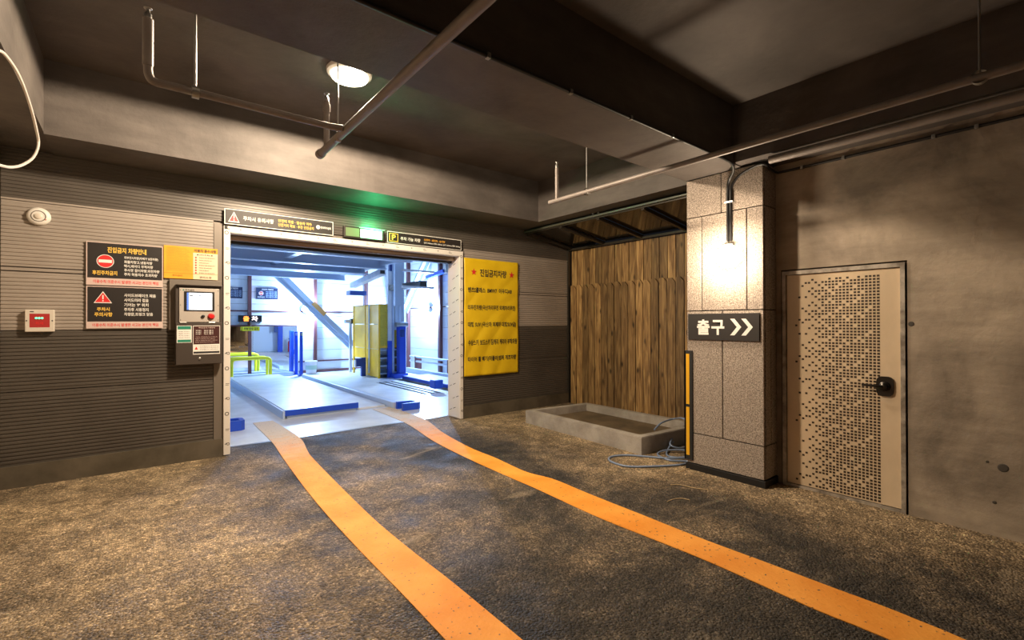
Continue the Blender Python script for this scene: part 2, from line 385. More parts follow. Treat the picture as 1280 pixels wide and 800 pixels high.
# ------------------------------------------------------------------ flat print (boards, notices, lettering)
TXT = {}
def glyphs(s, bold):
    if (s, bold) in TXT: return TXT[(s, bold)]
    cu = bpy.data.curves.new('t', 'FONT'); cu.body = s; cu.resolution_u = 2; cu.offset = bold; cu.fill_mode = 'FRONT'
    ob = bpy.data.objects.new('t', cu); COL.objects.link(ob)
    dg = bpy.context.evaluated_depsgraph_get(); me = bpy.data.meshes.new_from_object(ob.evaluated_get(dg))
    vs = [v.co.copy() for v in me.vertices]; fs = [tuple(p.vertices) for p in me.polygons]
    bpy.data.objects.remove(ob); bpy.data.curves.remove(cu); bpy.data.meshes.remove(me)
    x0 = min(v.x for v in vs); x1 = max(v.x for v in vs); y0 = min(v.y for v in vs); y1 = max(v.y for v in vs)
    r = ([((v.x-x0)/(x1-x0), (v.y-y0)/(y1-y0)) for v in vs], fs, (x1-x0)/(y1-y0)); TXT[(s, bold)] = r; return r
class Board:
    """flat print on a surface: o = top left corner, U to the right, V up, coordinates in fractions of width and height from the top left"""
    def __init__(s, parent, o, U, V, w, h):
        s.p = parent; s.o = Vector(o); s.U = Vector(U); s.V = Vector(V); s.N = s.U.cross(s.V).normalized(); s.w = w; s.h = h; s.parts = {}; s.k = 0
    def pt(s, u, v, layer): return s.o+s.U*(u*s.w)-s.V*(v*s.h)+s.N*(.0009*layer)
    def mb(s, name, m, small=False):
        s.k += 1; key = ('small_print', m.name) if small else (name, m.name, s.k)
        if key not in s.parts: s.parts[key] = (MB(), m)
        return s.parts[key][0]
    def poly(s, pts, m, layer=1, name='print'):
        xs = [p[0]*s.w for p in pts]; ys = [p[1]*s.h for p in pts]
        s.mb(name, m, max(max(xs)-min(xs), max(ys)-min(ys)) < .09).face([s.pt(u, v, layer) for u, v in pts]); return s
    def rect(s, u0, v0, u1, v1, m, layer=1, name='print'):
        return s.poly([(u0, v1), (u1, v1), (u1, v0), (u0, v0)], m, layer, name)
    def disc(s, u, v, r, m, layer=1, n=28, name='print'):   # r in fractions of height
        k = s.h/s.w; return s.poly([(u+r*k*math.cos(-2*math.pi*i/n), v+r*math.sin(-2*math.pi*i/n)) for i in range(n)], m, layer, name)
    def ring(s, u, v, r0, r1, m, layer=1, n=16, name='print'):
        k = s.h/s.w; b = s.mb(name, m, True)
        for i in range(n):
            a, c = -2*math.pi*i/n, -2*math.pi*(i+1)/n
            b.face([s.pt(u+q*k*math.cos(t), v+q*math.sin(t), layer) for q, t in ((r0, a), (r1, a), (r1, c), (r0, c))])
        return s
    def text(s, t, u0, v0, u1, v1, m, layer=2, bold=.018, name='lettering'):
        vs, fs, _ = glyphs(t, bold); b = s.mb(name, m, (v1-v0)*s.h < .035)
        V = [b.bm.verts.new(s.pt(u0+(u1-u0)*x, v1-(v1-v0)*y, layer)) for x, y in vs]
        for f in fs:
            try: b.bm.faces.new([V[i] for i in f])
            except ValueError: pass
        return s
    def frame(s, t, m, layer=1.5, name='border'):
        a, c = t/s.w, t/s.h; b = s.mb(name, m)
        for u0, v0, u1, v1 in ((0, 0, 1, c), (0, 1-c, 1, 1), (0, c, a, 1-c), (1-a, c, 1, 1-c)): b.face([s.pt(u, v, layer) for u, v in ((u0, v1), (u1, v1), (u1, v0), (u0, v0))])
        return s
    def done(s):
        for key, (b, m) in s.parts.items(): b.build(key[0], m, s.p, normals=False, kind='stuff' if key[0] == 'small_print' else None)
EX, EY, EZ = Vector((1, 0, 0)), Vector((0, 1, 0)), Vector((0, 0, 1))

# ================================================================== STRUCTURE
YA, XB = 6.40, 4.84          # back wall face, right wall face
floor = MB().face([(-1.3, -9, 0), (6.9, -9, 0), (6.9, 6.80, 0), (-1.3, 6.80, 0)]) and None
b = MB(); b.box(-1.3, 6.9, -9, 6.80, -.25, 0); b.build('floor', M_FLOOR, kind='structure', label='dirt-stained dark asphalt driveway floor', cat='floor')

# --- back wall: core slab with one corrugated panel after another on it
b = MB()
for x0, x1, z0, z1 in ((-1.3, .80, 0, 5.2), (4.09, 7.35, 0, 5.2), (.80, 4.09, 2.69, 5.2)): b.box(x0, x1, YA+.03, YA+.28, z0, z1)
wall = b.build('wall_back', M_TRIM, kind='structure', label='back wall of ribbed light and dark grey metal panels', cat='wall')
def ribbed(x0, x1, z0, z1, m, pitch=.0352, d=.0055, lip=.022):
    prof = [(z0, .03), (z0, .003), (z0+lip, .003)]; n = max(1, round((z1-z0-2*lip)/pitch)); p = (z1-z0-2*lip)/n
    for i in range(n):
        z = z0+lip+i*p; prof += [(z+p*.10, -d+.003), (z+p*.62, -d+.003), (z+p*.74, .003+.002), (z+p*.96, .003+.002)]
    prof += [(z1-lip, .003), (z1, .003), (z1, .03)]
    b = MB(); A = [b.bm.verts.new((x0, YA+y, z)) for z, y in prof]; B = [b.bm.verts.new((x1, YA+y, z)) for z, y in prof]
    for i in range(len(A)-1): b.bm.faces.new((A[i], B[i], B[i+1], A[i+1]))
    b.bm.faces.new(A[::-1]); b.bm.faces.new(B)
    return b.build('corrugated_panel', m, wall)
ROWS = [(.205, .895, M_DARKP), (.905, 1.478, M_DARKP), (1.486, 2.040, M_LIGHTP), (2.092, 2.715, M_LIGHTP)]
for x0, x1 in ((-.985, .70), (4.14, 6.52)):
    for z0, z1, m in ROWS: ribbed(x0, x1, z0, z1, m)
    bx('joint_strip', M_LIGHTP, wall, x0, x1, YA+.001, YA+.03, 2.052, 2.080)
    bx('edge_trim', M_LIGHTP, wall, x0, x1, YA-.008, YA+.03, 2.718, 2.736)
ribbed(-.985, 2.9, 2.74, 3.20, M_DARKP); ribbed(2.905, 6.52, 2.74, 3.20, M_DARKP)
bx('corner_trim', M_TRIM, wall, .705, .792, YA-.006, YA+.03, .205, 2.71)
bx('corner_trim', M_TRIM, wall, 4.096, 4.136, YA-.006, YA+.03, .205, 2.71)
bx('corner_trim', M_DKSTEEL, wall, 6.50, 6.56, YA-.03, YA+.03, 0, 3.0)
bx('baseboard_back', M_BASE, None, -1.0, .795, YA-.03, YA+.03, 0, .205, kind='structure', label='dull sheet metal base strip beside the control box wall', cat='baseboard')
bx('baseboard_back', M_BASE, None, 4.10, 6.5, YA-.03, YA+.03, 0, .20, kind='structure', label='dull sheet metal base strip under the yellow banner', cat='baseboard')

# --- right concrete wall with door opening kept shallow
b = MB()
b.box(XB, XB+.35, -9, .955, 0, 3.06); b.box(XB, XB+.35, 1.90, 2.0, 0, 3.06); b.box(XB, XB+.35, .955, 1.90, 2.045, 3.06); b.box(XB+.12, XB+.35, .955, 1.90, 0, 2.045)
wr = b.build('wall_right', M_CONC, kind='structure', label='bare stained concrete wall with the dotted door', cat='wall')
for (px, py, r) in ((1254, 585, .030), (1234, 577, .010), (1139, 405, .020), (1243, 628, .012)):
    q = gx(XB, px, py); MB().lathe([(r, .0), (r*.8, .003), (0, .004)], q-EX*.0, (-1, 0, 0), 14).build('patch', mat('dark_mortar_patch', (.07, .06, .05), .8), wr)
# --- left concrete wall
bx('wall_left', M_CONC, None, -1.3, -1.0, -9, YA+.03, 0, 3.25, kind='structure', label='concrete side wall at the end of the panels', cat='wall')
bx('wall_rear', M_CONC, None, -1.3, 6.9, -9.3, -9, 0, 3.9, kind='structure', label='plain concrete wall opposite the entrance', cat='wall')
# --- ceiling with beams
ceil = thing('ceiling', (2, 2, 3.6), 'dark concrete ceiling crossed by painted beams', 'ceiling', kind='structure')
bx('slab', M_CEIL, ceil, -1.3, 5.6, 2.6, 6.43, 3.86, 4.1)
bx('slab', M_CEIL, ceil, -1.3, 5.6, -9.3, 2.3, 3.60, 4.1)
bx('beam', M_CEIL, ceil, -.63, 5.6, 5.74, YA+.03, 3.203, 3.87)          # over the panels
bx('beam', M_CEIL, ceil, -.64, 4.45, 2.15, 2.735, 3.05, 3.88)          # across to the pillar
bx('beam', M_CEIL, ceil, 4.45, 5.16, 2.15, 2.735, 3.05, 3.88)
bx('beam', M_CEIL, ceil, 4.42, 5.25, -9, 2.15, 3.06, 3.61)              # over the right wall
bx('beam', M_CEIL, ceil, 5.16, 5.6, 2.735, 5.74, 3.20, 3.87)            # over the basin bay
bx('beam', M_CEIL, ceil, -1.3, -.63, -9, YA+.03, 3.22, 3.88)            # left edge

# --- painted guide lines
def stripe(name, e1, e2, label):
    A = [gz(*p) for p in e1]; B = [gz(*p) for p in e2]
    dr_ = ((A[-1]-A[-3]).normalized()+(B[-1]-B[-3]).normalized()).normalized()
    B[-1] = B[-1]+dr_*max(0, (A[-1]-B[-1]).dot(dr_)); A[-1] = A[-1]+dr_*max(0, (B[-1]-A[-1]).dot(dr_))
    for E_ in (A, B): E_.append(E_[-1]+dr_*2.2)
    A = sorted(spline(A, 5), key=lambda q: -q.y); B = sorted(spline(B, 5), key=lambda q: -q.y); b = MB(); V = []
    def xat(P, y):
        for p, q in zip(P, P[1:]):
            if p.y >= y >= q.y: return p.x+(q.x-p.x)*(p.y-y)/max(1e-6, p.y-q.y)
        return P[0].x if y > P[0].y else P[-1].x
    yt, ye = min(A[0].y, B[0].y), max(A[-1].y, B[-1].y)
    for i in range(110):
        y = yt+(ye-yt)*i/109; V.append([b.bm.verts.new((x, y, z)) for x, z in ((xat(A, y), .0005), (xat(A, y), .005), (xat(B, y), .005), (xat(B, y), .0005))])
    for P, Q in zip(V, V[1:]):
        for k in range(3): b.bm.faces.new((P[k], P[k+1], Q[k+1], Q[k]))
    return b.build(name, M_LINE, label=label, cat='floor marking')
stripe('guide_line', [(315, 528), (339, 552), (351, 569), (366, 590), (380, 609), (406, 641), (451, 690), (507.5, 748), (556, 800)],
       [(340.5, 526), (373.5, 546.5), (384, 563), (390, 572), (421, 604), (466, 648), (511, 686), (560, 724), (605, 761), (652, 800)],
       'worn yellow line leading to the post beside the control box')
stripe('guide_line', [(461, 510), (505, 528), (541, 551), (582, 572), (624, 591), (672, 612), (717, 633), (755, 650), (800, 668), (875, 698), (950, 731), (1025, 765), (1113, 800)],
       [(488, 509), (530, 524), (552, 540), (586, 559), (620, 573), (657, 590), (691, 599), (732, 616), (762, 628), (800, 643), (875, 673), (961, 705), (1040, 735), (1100, 757), (1175, 787), (1205, 800)],
       'worn yellow line running past the concrete basin and the stone pillar')

# ================================================================== ENTRANCE PORTAL
pt = thing('entrance_portal', (2.45, 6.55, 0), 'entrance frame wrapped in printed cream film around the lit hall', 'portal')
Y0, Y1 = 6.355, 6.72
bx('post', M_FILM, pt, .797, .862, Y0, Y1, .012, 2.685, bev=.003); bx('post', M_FILM, pt, 4.035, 4.092, Y0, Y1, .012, 2.685, bev=.003)
bx('header', M_FILM, pt, .862, 4.035, Y0, Y1, 2.615, 2.685, bev=.003)
bx('reveal_film', M_FILM, pt, 4.030, 4.0345, Y0+.02, Y1, .02, 2.61); bx('reveal_film', M_FILM, pt, .8625, .867, Y0+.02, Y1, .02, 2.61)
bx('reveal_film', M_FILM, pt, .87, 4.03, Y0+.005, 6.50, 2.608, 2.6145)
bx('shutter_bar', M_SHUT, pt, .87, 4.03, 6.50, 6.60, 2.545, 2.61, bev=.02); bx('rubber_seal', M_RUBBER, pt, .87, 4.03, 6.60, 6.70, 2.515, 2.605)  # shutter bar, with a plain black strip behind it hanging slightly lower
bx('threshold', M_STEELG, pt, .862, 4.035, 6.74, 6.80, 0, .004)
rp = random.Random(3)
BL = Board(pt, (.797, Y0-.0005, 2.685), EX, EZ, .065, 2.67); BR = Board(pt, (4.035, Y0-.0005, 2.685), EX, EZ, .057, 2.67)
for B_ in (BL, BR):
    for i in range(15):
        v = .03+i*.066
        if i % 3 == 0: B_.ring(.5+rp.uniform(-.1, .1), v, .0055, .008, M_PRINT)
        elif i % 3 == 1: B_.rect(.3, v, .9, v+.0018, M_PRINT).rect(.3, v+.006, .8, v+.0075, M_PRINT)
        else: B_.poly([(.2, v), (.5, v-.006), (.55, v-.004), (.25, v+.003)], M_PRINT).ring(.7, v, .004, .006, M_PRINT)
    B_.done()
BH = Board(pt, (.862, Y0-.0005, 2.685), EX, EZ, 3.173, .07)
for i in range(14):
    u = .03+i*.07
    if i % 2: BH.ring(u, .5, .14, .2, M_PRINT).rect(u+.004, .6, u+.012, .66, M_PRINT)
    else: BH.rect(u, .4, u+.008, .46, M_PRINT).rect(u+.003, .3, u+.0045, .6, M_PRINT)
BH.rect(-.018, .02, -.008, .5, M_PRINT).rect(-.018, .42, -.002, .55, M_PRINT)
BH.done()
BI = Board(pt, (4.0295, Y1, 2.6), Vector((0, -1, 0)), EZ, .36, 2.58)   # marks on the reveal face
for i in range(13): BI.poly([(.15+.25*(i % 2), .062+i*.075), (.34+.25*(i % 2), .052+i*.075), (.34+.25*(i % 2), .049+i*.075), (.15+.25*(i % 2), .059+i*.075)], M_PRINT).poly([(.45+.25*(i % 2), .049+i*.075), (.65+.25*(i % 2), .039+i*.075), (.65+.25*(i % 2), .035+i*.075), (.45+.25*(i % 2), .045+i*.075)], M_PRINT)
BI.done()

# --- signs over the portal
def board(name, y, px0, px1, top, bot, m, label, cat='sign', thick=.012, parent=None):
    """flat board on a wall facing the drive; top/bot = picture rows of its left edge"""
    a = gy(y, px0, top); c = gy(y, px0, bot); x1 = gy(y, px1, 400).x
    t = thing(name, (a.x, y, c.z), label, cat)
    bx('panel', m, t, a.x, x1, y, y+thick, c.z, a.z)
    return t, Board(t, (a.x, y, a.z), EX, EZ, x1-a.x, a.z-c.z)
t, B = board('caution_sign', 6.34, 280.5, 416.5, 260, 279.5, M_SIGNBLK, 'long dark sign with red warning triangle over the portal')
B.frame(.008, M_WHITE)
B.poly([(.03, .84), (.125, .84), (.078, .16)], M_WHITE, 1).poly([(.04, .78), (.115, .78), (.078, .24)], M_RED, 2)
B.rect(.074, .36, .082, .6, M_WHITE, 3).rect(.074, .66, .082, .73, M_WHITE, 3)
B.text('주차시 유의사항', .155, .36, .42, .66, M_WHITE).text('안전띠 착용 · 탑승자 하차', .46, .27, .78, .49, M_YEL).text('안전거리 확보 · 후진 진입금지', .46, .55, .80, .77, M_YEL)
B.disc(.845, .5, .14, M_WHITE).text('한국주차설비', .87, .42, .975, .6, M_WHITE); B.done()
t, B = board('parking_sign', 6.34, 484, 576.5, 288.5, 303, M_SIGNBLK, 'long dark sign with boxed yellow letter P over the portal')
B.frame(.008, M_WHITE)
B.rect(.025, .14, .135, .86, M_YEL, 1).rect(.034, .2, .126, .8, M_SIGNBLK, 2).text('P', .055, .26, .105, .74, M_YEL, 3, .03)
B.text('주차 가능 차량', .165, .36, .42, .68, M_WHITE).text('승용차 · 레저차 : 승차형', .47, .28, .76, .48, M_ORG).text('길이 5050mm 전폭 1900mm 높이 1550mm 중량 1850kg', .47, .58, .98, .76, M_WHITE); B.done()

# --- green exit light
a = gy(6.33, 430, 283); c = gy(6.33, 480, 302)
t = thing('exit_light', (a.x, 6.33, c.z), 'glowing green exit light between the two long signs', 'exit light')
zt = a.z+.01; zb = zt-.155; xw = c.x
bx('housing', M_DKSTEEL, t, a.x, xw, 6.31, 6.395, zb, zt, bev=.006)
bx('side_panel', M_EXITD, t, a.x+.015, a.x+.20, 6.303, 6.309, zb+.02, zt-.02)
MB().box(a.x+.215, xw-.04, 6.296, 6.309, zb+.015, zt-.02, bev=.004).build('lit_panel', M_EXIT, t)
bx('top_edge', mat('pale_green_edge', (.4, .7, .5), .3), t, a.x+.2, xw, 6.30, 6.31, zt-.006, zt+.004)
light('exit_glow', 'POINT', ((a.x+.22+xw)/2, 6.24, zt+.02), P_GREEN, (.05, 1, .35), .05, parent=t)

# ================================================================== LEFT WALL FITTINGS
t = thing('smoke_detector', (gy(YA, 49, 271).x, YA-.004, gy(YA, 49, 271).z), 'round white detector high on the light panel', 'detector')
o = ORG[t.name]
MB().lathe([(.085, 0), (.085, .02), (.075, .034), (.055, .04), (.0, .042)], o, (0, -1, 0), 36).build('body', M_WHITEPL, t, True)
MB().lathe([(.046, .040), (.050, .046), (.054, .040)], o, (0, -1, 0), 32).build('grille_ring', mat('grey_plastic', (.22, .20, .18), .5), t, True)
MB().lathe([(.026, .040), (.026, .05), (.018, .054), (0, .055)], o, (0, -1, 0), 24).build('sensor_cap', M_CREAM, t, True)
MB().lathe([(.005, .04), (.004, .046), (0, .047)], o+EX*.05-EZ*.03, (0, -1, 0), 10).build('lamp', M_RED, t)
a = gy(6.35, 31, 387); c = gy(6.35, 68, 414.5)
t = thing('alarm_box', ((a.x+c.x)/2, 6.35, c.z), 'white alarm box with red centre and green lamps', 'alarm box')
bx('case', M_CREAM, t, a.x, c.x, 6.345, 6.40, c.z, a.z, bev=.006)
B = Board(t, (a.x, 6.345, a.z), EX, EZ, c.x-a.x, a.z-c.z)
B.disc(.06, .5, .03, M_BLACK, 1, 10, 'screw').disc(.93, .5, .03, M_BLACK, 1, 10, 'screw').rect(.17, .07, .30, .11, M_PRINT)
B.rect(.16, .18, .84, .80, M_DRED, 1, 'red_plate')
B.text('화재', .35, .55, .62, .68, M_RED, 2); B.done()
w = c.x-a.x; h = a.z-c.z
for k in range(3): MB().lathe([(.010, 0), (.008, .006), (0, .008)], (a.x+w*(.38+.1*k), 6.343, a.z-h*.38), (0, -1, 0), 12).build('indicator', M_LEDG, t)

t, B = board('notice_board', 6.375, 107.8, 203.6, 301, 355.6, M_SIGNBLK, 'charcoal notice with red no-entry roundel and yellow heading')
B.frame(.008, M_SIGNPINK); B.rect(0, .835, 1, 1, M_SIGNPINK, 1, 'strip')
B.text('진입금지 차량안내', .26, .10, .77, .235, M_YEL, bold=.03)
B.disc(.235, .44, .155, M_WHITE, 1).disc(.235, .44, .142, M_RED, 2).rect(.15, .405, .32, .475, M_WHITE, 3)
B.text('후진주차금지', .075, .66, .385, .765, M_YEL, bold=.03)
for k, (s_, u1) in enumerate((('외부전시차량(차체가 낮은차량)', .93), ('화물차량고,냉동차량', .85), ('택시,레이디 무적차량', .86), ('후사경 접이차량,외전차량', .95), ('주차 허용치수 초과차량', .92))):
    B.text(s_, .475, .295+k*.098, u1, .37+k*.098, M_WHITE)
B.text('이용수칙 미준수시 발생한 사고는 본인의 책임', .085, .875, .935, .955, M_RED, 2); B.done()
t, B = board('notice_board', 6.375, 107.8, 203.6, 357, 410.6, M_SIGNBLK, 'charcoal notice with red warning triangle below the no-entry notice')
B.frame(.008, M_SIGNPINK); B.rect(0, .84, 1, 1, M_SIGNPINK, 1, 'strip')
B.poly([(.09, .40), (.32, .40), (.205, .12)], M_WHITE, 1).poly([(.105, .38), (.305, .38), (.205, .15)], M_RED, 2).rect(.197, .21, .213, .31, M_WHITE, 3).rect(.197, .33, .213, .36, M_WHITE, 3)
B.text('주차시', .13, .50, .29, .59, M_YEL, bold=.03).text('주의사항', .10, .62, .325, .72, M_YEL, bold=.03)
for k, (s_, u1) in enumerate((('사이드브레이크 채움', .90), ('사이드미러 접음', .80), ("기어는 'P' 위치", .80), ('주차후 시동정지', .80), ('차량문,트렁크 닫음', .86))):
    B.text(s_, .475, .16+k*.115, u1, .245+k*.115, M_WHITE)
B.text('이용수칙 미준수시 발생한 사고는 본인의 책임', .075, .88, .935, .96, M_RED, 2); B.done()
t, B = board('paper_notice', 6.378, 204.8, 272, 306, 347.2, M_PAPER, 'orange and cream printed paper above the control box', 'notice', .006)
B.rect(.53, .17, 1, 1, M_PALEPAPER, 1, 'white_half')
for k in range(15): B.text('주차장 이용안내 및 관리규정 사항을 준수하여 주시기 바랍니다', .05, .06+k*.048, .42+.06*((k*7) % 3)/2, .085+k*.048, M_PAPERTXT, 2, 0)
B.text('이용자 준수사항', .55, .05, .97, .15, M_PRINT, 2, .03).text('● 안전수칙 확인 ●', .6, .2, .9, .255, M_PRINT, 2)
for k in range(7):
    v = .30+.08*k; B.disc(.58, v+.02, .025, M_RED, 2, 12).text('주차장내 안전사항 준수하기', .64, v, .95-.06*(k % 3), v+.038, M_PRINT, 2, .02)
B.text('주차관리', .15, .88, .33, .94, M_PAPERTXT, 2, .03).text('관리소장', .65, .90, .88, .97, M_PRINT, 2, .02).rect(0, .83, 1, .84, M_PAPERTXT, 2); B.done()

# --- control box
yb = 6.27
cb = thing('control_box', (gy(yb, 249, 457).x, YA, gy(yb, 220, 457).z), 'steel control box with lit touch screen and red button', 'control box')
a = gy(YA, 211.5, 349); c = gy(YA, 277.5, 412); bx('back_plate', M_TRIM, cb, a.x, c.x-.005, 6.36, 6.395, c.z, a.z, bev=.003)
BXL, BXR = gy(yb, 219.5, 400).x, gy(yb, 278.5, 400).x; ZT, ZM, ZB = gy(yb, 219.5, 355).z, gy(yb, 219.5, 403.2).z, gy(yb, 219.5, 457).z
bx('body', M_BOX, cb, BXL, BXR, yb+.012, 6.36, ZB, ZT, bev=.004)
MB().box(BXL+.01, BXR-.01, yb-.03, yb+.012, ZT-.012, ZT, bev=.003).build('hood', M_BOX, cb)
dr = bx('door', M_BOX, cb, BXL+.004, BXR-.004, yb, yb+.011, ZB+.004, ZM-.004, bev=.003)
px_ = lambda x: gy(yb, x, 400).x
pz_ = lambda y: gy(yb, 248, y).z
sp = bx('screen_panel', M_SILVER, cb, px_(224), px_(274), yb-.002, yb+.011, pz_(402.5), pz_(360.5), bev=.002)
bx('bezel', M_BLACK, sp, px_(230), px_(268), yb-.006, yb-.002, pz_(389), pz_(364.5))
bx('display', M_SCREEN, sp, px_(233.5), px_(265), yb-.0075, yb-.006, pz_(387.3), pz_(366.3))
B = Board(sp, (px_(233.5), yb-.0078, pz_(366.3)), EX, EZ, px_(265)-px_(233.5), pz_(366.3)-pz_(387.3))
B.rect(.0, 0, .08, 1, M_SCREENB, .3).text('입출고', .28, .05, .5, .11, M_PRINT, .3).rect(.1, .14, .24, .2, M_PRINT, .3).rect(.45, .14, .58, .2, M_DBLUE, .3)
for i in range(4):
    B.rect(.1, .34+.17*i, .95, .345+.17*i, M_SKYTXT, .3)
B.done()
B = Board(sp, (px_(224), yb-.0022, pz_(360.5)), EX, EZ, px_(274)-px_(224), pz_(360.5)-pz_(402.5)); B.disc(.1, .06, .02, M_GREEN, 1).text('주차설비', .14, .035, .36, .085, M_PRINT, 1, .02)
for u, v in ((.03, .06), (.97, .06), (.03, .94), (.97, .94), (.03, .5), (.97, .5)): B.disc(u, v, .012, M_BLACK, 1, 8, 'screw')
B.done()
q = gy(yb-.004, 264, 395.5); MB().lathe([(.034, 0), (.034, .006), (.027, .008)], q, (0, -1, 0), 28).build('button_ring', M_DRED, sp, True)
MB().lathe([(.025, .006), (.025, .022), (.02, .028), (0, .03)], q, (0, -1, 0), 28).build('red_button', mat('red_button', (.75, .02, .02), .3), sp, True)
q = gy(yb-.004, 253.8, 395.5); MB().lathe([(.017, 0), (.017, .012), (.008, .014), (.008, .022), (0, .023)], q, (0, -1, 0), 20).build('key_switch', M_BLACK, sp, True)
for px in (229, 265): q = gy(yb, px, 403.2); MB().tube([q-EX*.03, q+EX*.03], .008, 8).build('hinge', M_STEELG, cb)
q = gy(yb, 249.5, 448); MB().lathe([(.014, 0), (.014, .008), (.009, .012), (0, .013)], q, (0, -1, 0), 18).build('lock', M_STEELG, dr, True)
B = Board(dr, (px_(221), yb-.0005, pz_(407)), EX, EZ, px_(239.7)-px_(221), pz_(407)-pz_(428))
B.rect(0, 0, 1, 1, M_WHITE, 1, 'green_notice').rect(.05, .03, .95, .22, M_GREEN, 2).rect(.05, .82, .95, .97, M_GREEN, 2)
for k in range(4): B.text('점검필 안전검사', .12, .32+.12*k, .85, .37+.12*k, M_PRINT, 2, 0)
B.done()
B = Board(dr, (px_(241.2), yb-.0005, pz_(407)), EX, EZ, px_(275)-px_(241.2), pz_(407)-pz_(443))
B.rect(0, 0, 1, 1, M_WHITE, 1, 'maroon_notice').rect(.02, .02, .98, .65, M_MAROON, 2).rect(.02, .9, .98, .97, M_PRINT, 2)
B.text('주차요금 및 이용안내', .2, .05, .8, .1, M_SIGNPINK, 3)
for k in range(3):
    for j in range(2): B.text('입고 출고', .1+.3*j, .15+.06*k, .3+.45*j, .19+.06*k, M_WHITE, 3, .02)
for k in range(4): B.text('이용자는 안내에 따라 주시기 바랍니다', .08, .38+.06*k, .9-.1*(k % 2), .415+.06*k, M_SIGNPINK, 3, 0)
B.poly([(.06, .83), (.18, .83), (.12, .73)], M_RED, 2)
for k in range(3): B.text('주의사항을 반드시 확인하십시오', .25, .70+.06*k, .94, .735+.06*k, M_PRINT, 2, 0)
B.done()

# --- yellow banner: rippled vinyl
xa, xc = gy(6.385, 579.5, 400).x, gy(6.385, 647, 400).x; za, zc = gy(6.385, 579.5, 322).z, gy(6.385, 579.5, 471).z
bn = thing('vinyl_banner', ((xa+xc)/2, 6.385, zc), 'yellow vinyl banner with red stars and black lettering', 'banner')
b = MB(); NX, NZ = 40, 60; G = []
def ripple(u, v): return .006*math.sin(9*u+7*v)*(.3+v)+.004*math.sin(23*(u*.6+v))+.007*math.sin(6*v+14*u*v)
for i in range(NX+1):
    u = i/NX; G.append([b.bm.verts.new((xa+(xc-xa)*u, 6.372-abs(ripple(u, k/NZ)), za+(zc-za)*(k/NZ)+.012*u*(1-2*k/NZ)*0)) for k in range(NZ+1)])
for i in range(NX):
    for k in range(NZ): b.bm.faces.new((G[i][k], G[i][k+1], G[i+1][k+1], G[i+1][k]))
sh = b.build('sheet', M_BANNER, bn, True); md = sh.modifiers.new('thickness', 'SOLIDIFY'); md.thickness = .002; md.offset = 0
B = Board(bn, (xa, 6.3515, za), EX, EZ, xc-xa, za-zc)
def star(B, u, v, r, m):
    k = B.h/B.w; p = []
    for i in range(10):
        rr = r if i % 2 == 0 else r*.4; t_ = math.pi/2+i*math.pi/5; p.append((u+rr*k*math.cos(t_), v-rr*math.sin(t_)))
    b_ = B.mb('star', m, False); c_ = B.pt(u, v, 2); q = [B.pt(x, y, 2) for x, y in p]
    for i in range(10): b_.face([c_, q[i], q[(i+1) % 10]])
star(B, .165, .115, .032, M_RED); star(B, .86, .118, .032, M_RED)
for s_, u0, v0, u1, v1, bo in (('진입금지차량', .27, .085, .76, .15, .02), ('벤츠S클래스  BMW7  아우디A8', .06, .245, .86, .29, .02), ('리무진차량(국산차리무진 외제차리무진)', .06, .395, .94, .445, .018),
        ('대형 SUV (국산차 외제차 대형SUV급)', .06, .54, .95, .59, .02), ('수상스키 보드스키 짐캐리 캐리어 부착차량', .06, .69, .97, .74, .018), ('타이어 휠 배기(머플러)범퍼 개조차량', .06, .835, .95, .885, .018)):
    B.text(s_, u0, v0, u1, v1, M_PRINT, 2, bo+.004)
B.done()
# lettering follows the ripples of the sheet
for o in bn.children:
    if o is sh: continue
    for v in o.data.vertices:
        w_ = v.co+ORG[o.name]; u = (w_.x-xa)/(xc-xa); q = (w_.z-za)/(zc-za)
        v.co.y = 6.3665-abs(ripple(u, q))-ORG[o.name].y

# ================================================================== PILLAR
pl = thing('stone_pillar', (4.83, 2.34, 0), 'square pillar clad in rough pinkish granite slabs', 'pillar')
PX, PXB, PY0, PY1, PZT = 4.57, 5.15, 1.945, 2.73, 3.05
bx('core', mat('dark_joint_mortar', (.03, .027, .025), .8), pl, PX+.02, PXB-.02, PY0+.02, PY1-.02, .01, PZT)
bx('base', M_BLACK, pl, PX-.012, PXB+.01, PY0-.012, PY1+.01, 0, .065, bev=.003)
g_ = .010
def slab(x0, x1, y0, y1, z0, z1): return bx('stone_slab', M_GRANITE, pl, x0, x1, y0, y1, z0, z1, bev=.003)
Zs = [.067, .385, 1.665, 2.645, PZT-.004]
front = [[PY0, PY1], [PY0, 2.343, PY1], [PY0, 2.10, 2.56, PY1], [PY0, 2.35, PY1]]
sidex = [[PX+.03, PXB-.03], [PX+.03, 4.72, PXB-.03], [PX+.03, PXB-.03], [PX+.03, PXB-.03]]
for r in range(4):
    z0, z1 = Zs[r]+g_/2, Zs[r+1]-g_/2
    for a_, c_ in zip(front[r], front[r][1:]): slab(PX, PX+.028, a_+g_/2, c_-g_/2, z0, z1)
    for a_, c_ in zip(sidex[r], sidex[r][1:]):
        slab(a_+g_/2, c_-g_/2, PY0, PY0+.028, z0, z1); slab(a_+g_/2, c_-g_/2, PY1-.028, PY1, z0, z1)
    slab(PXB-.028, PXB, PY0, PY1, z0, z1)
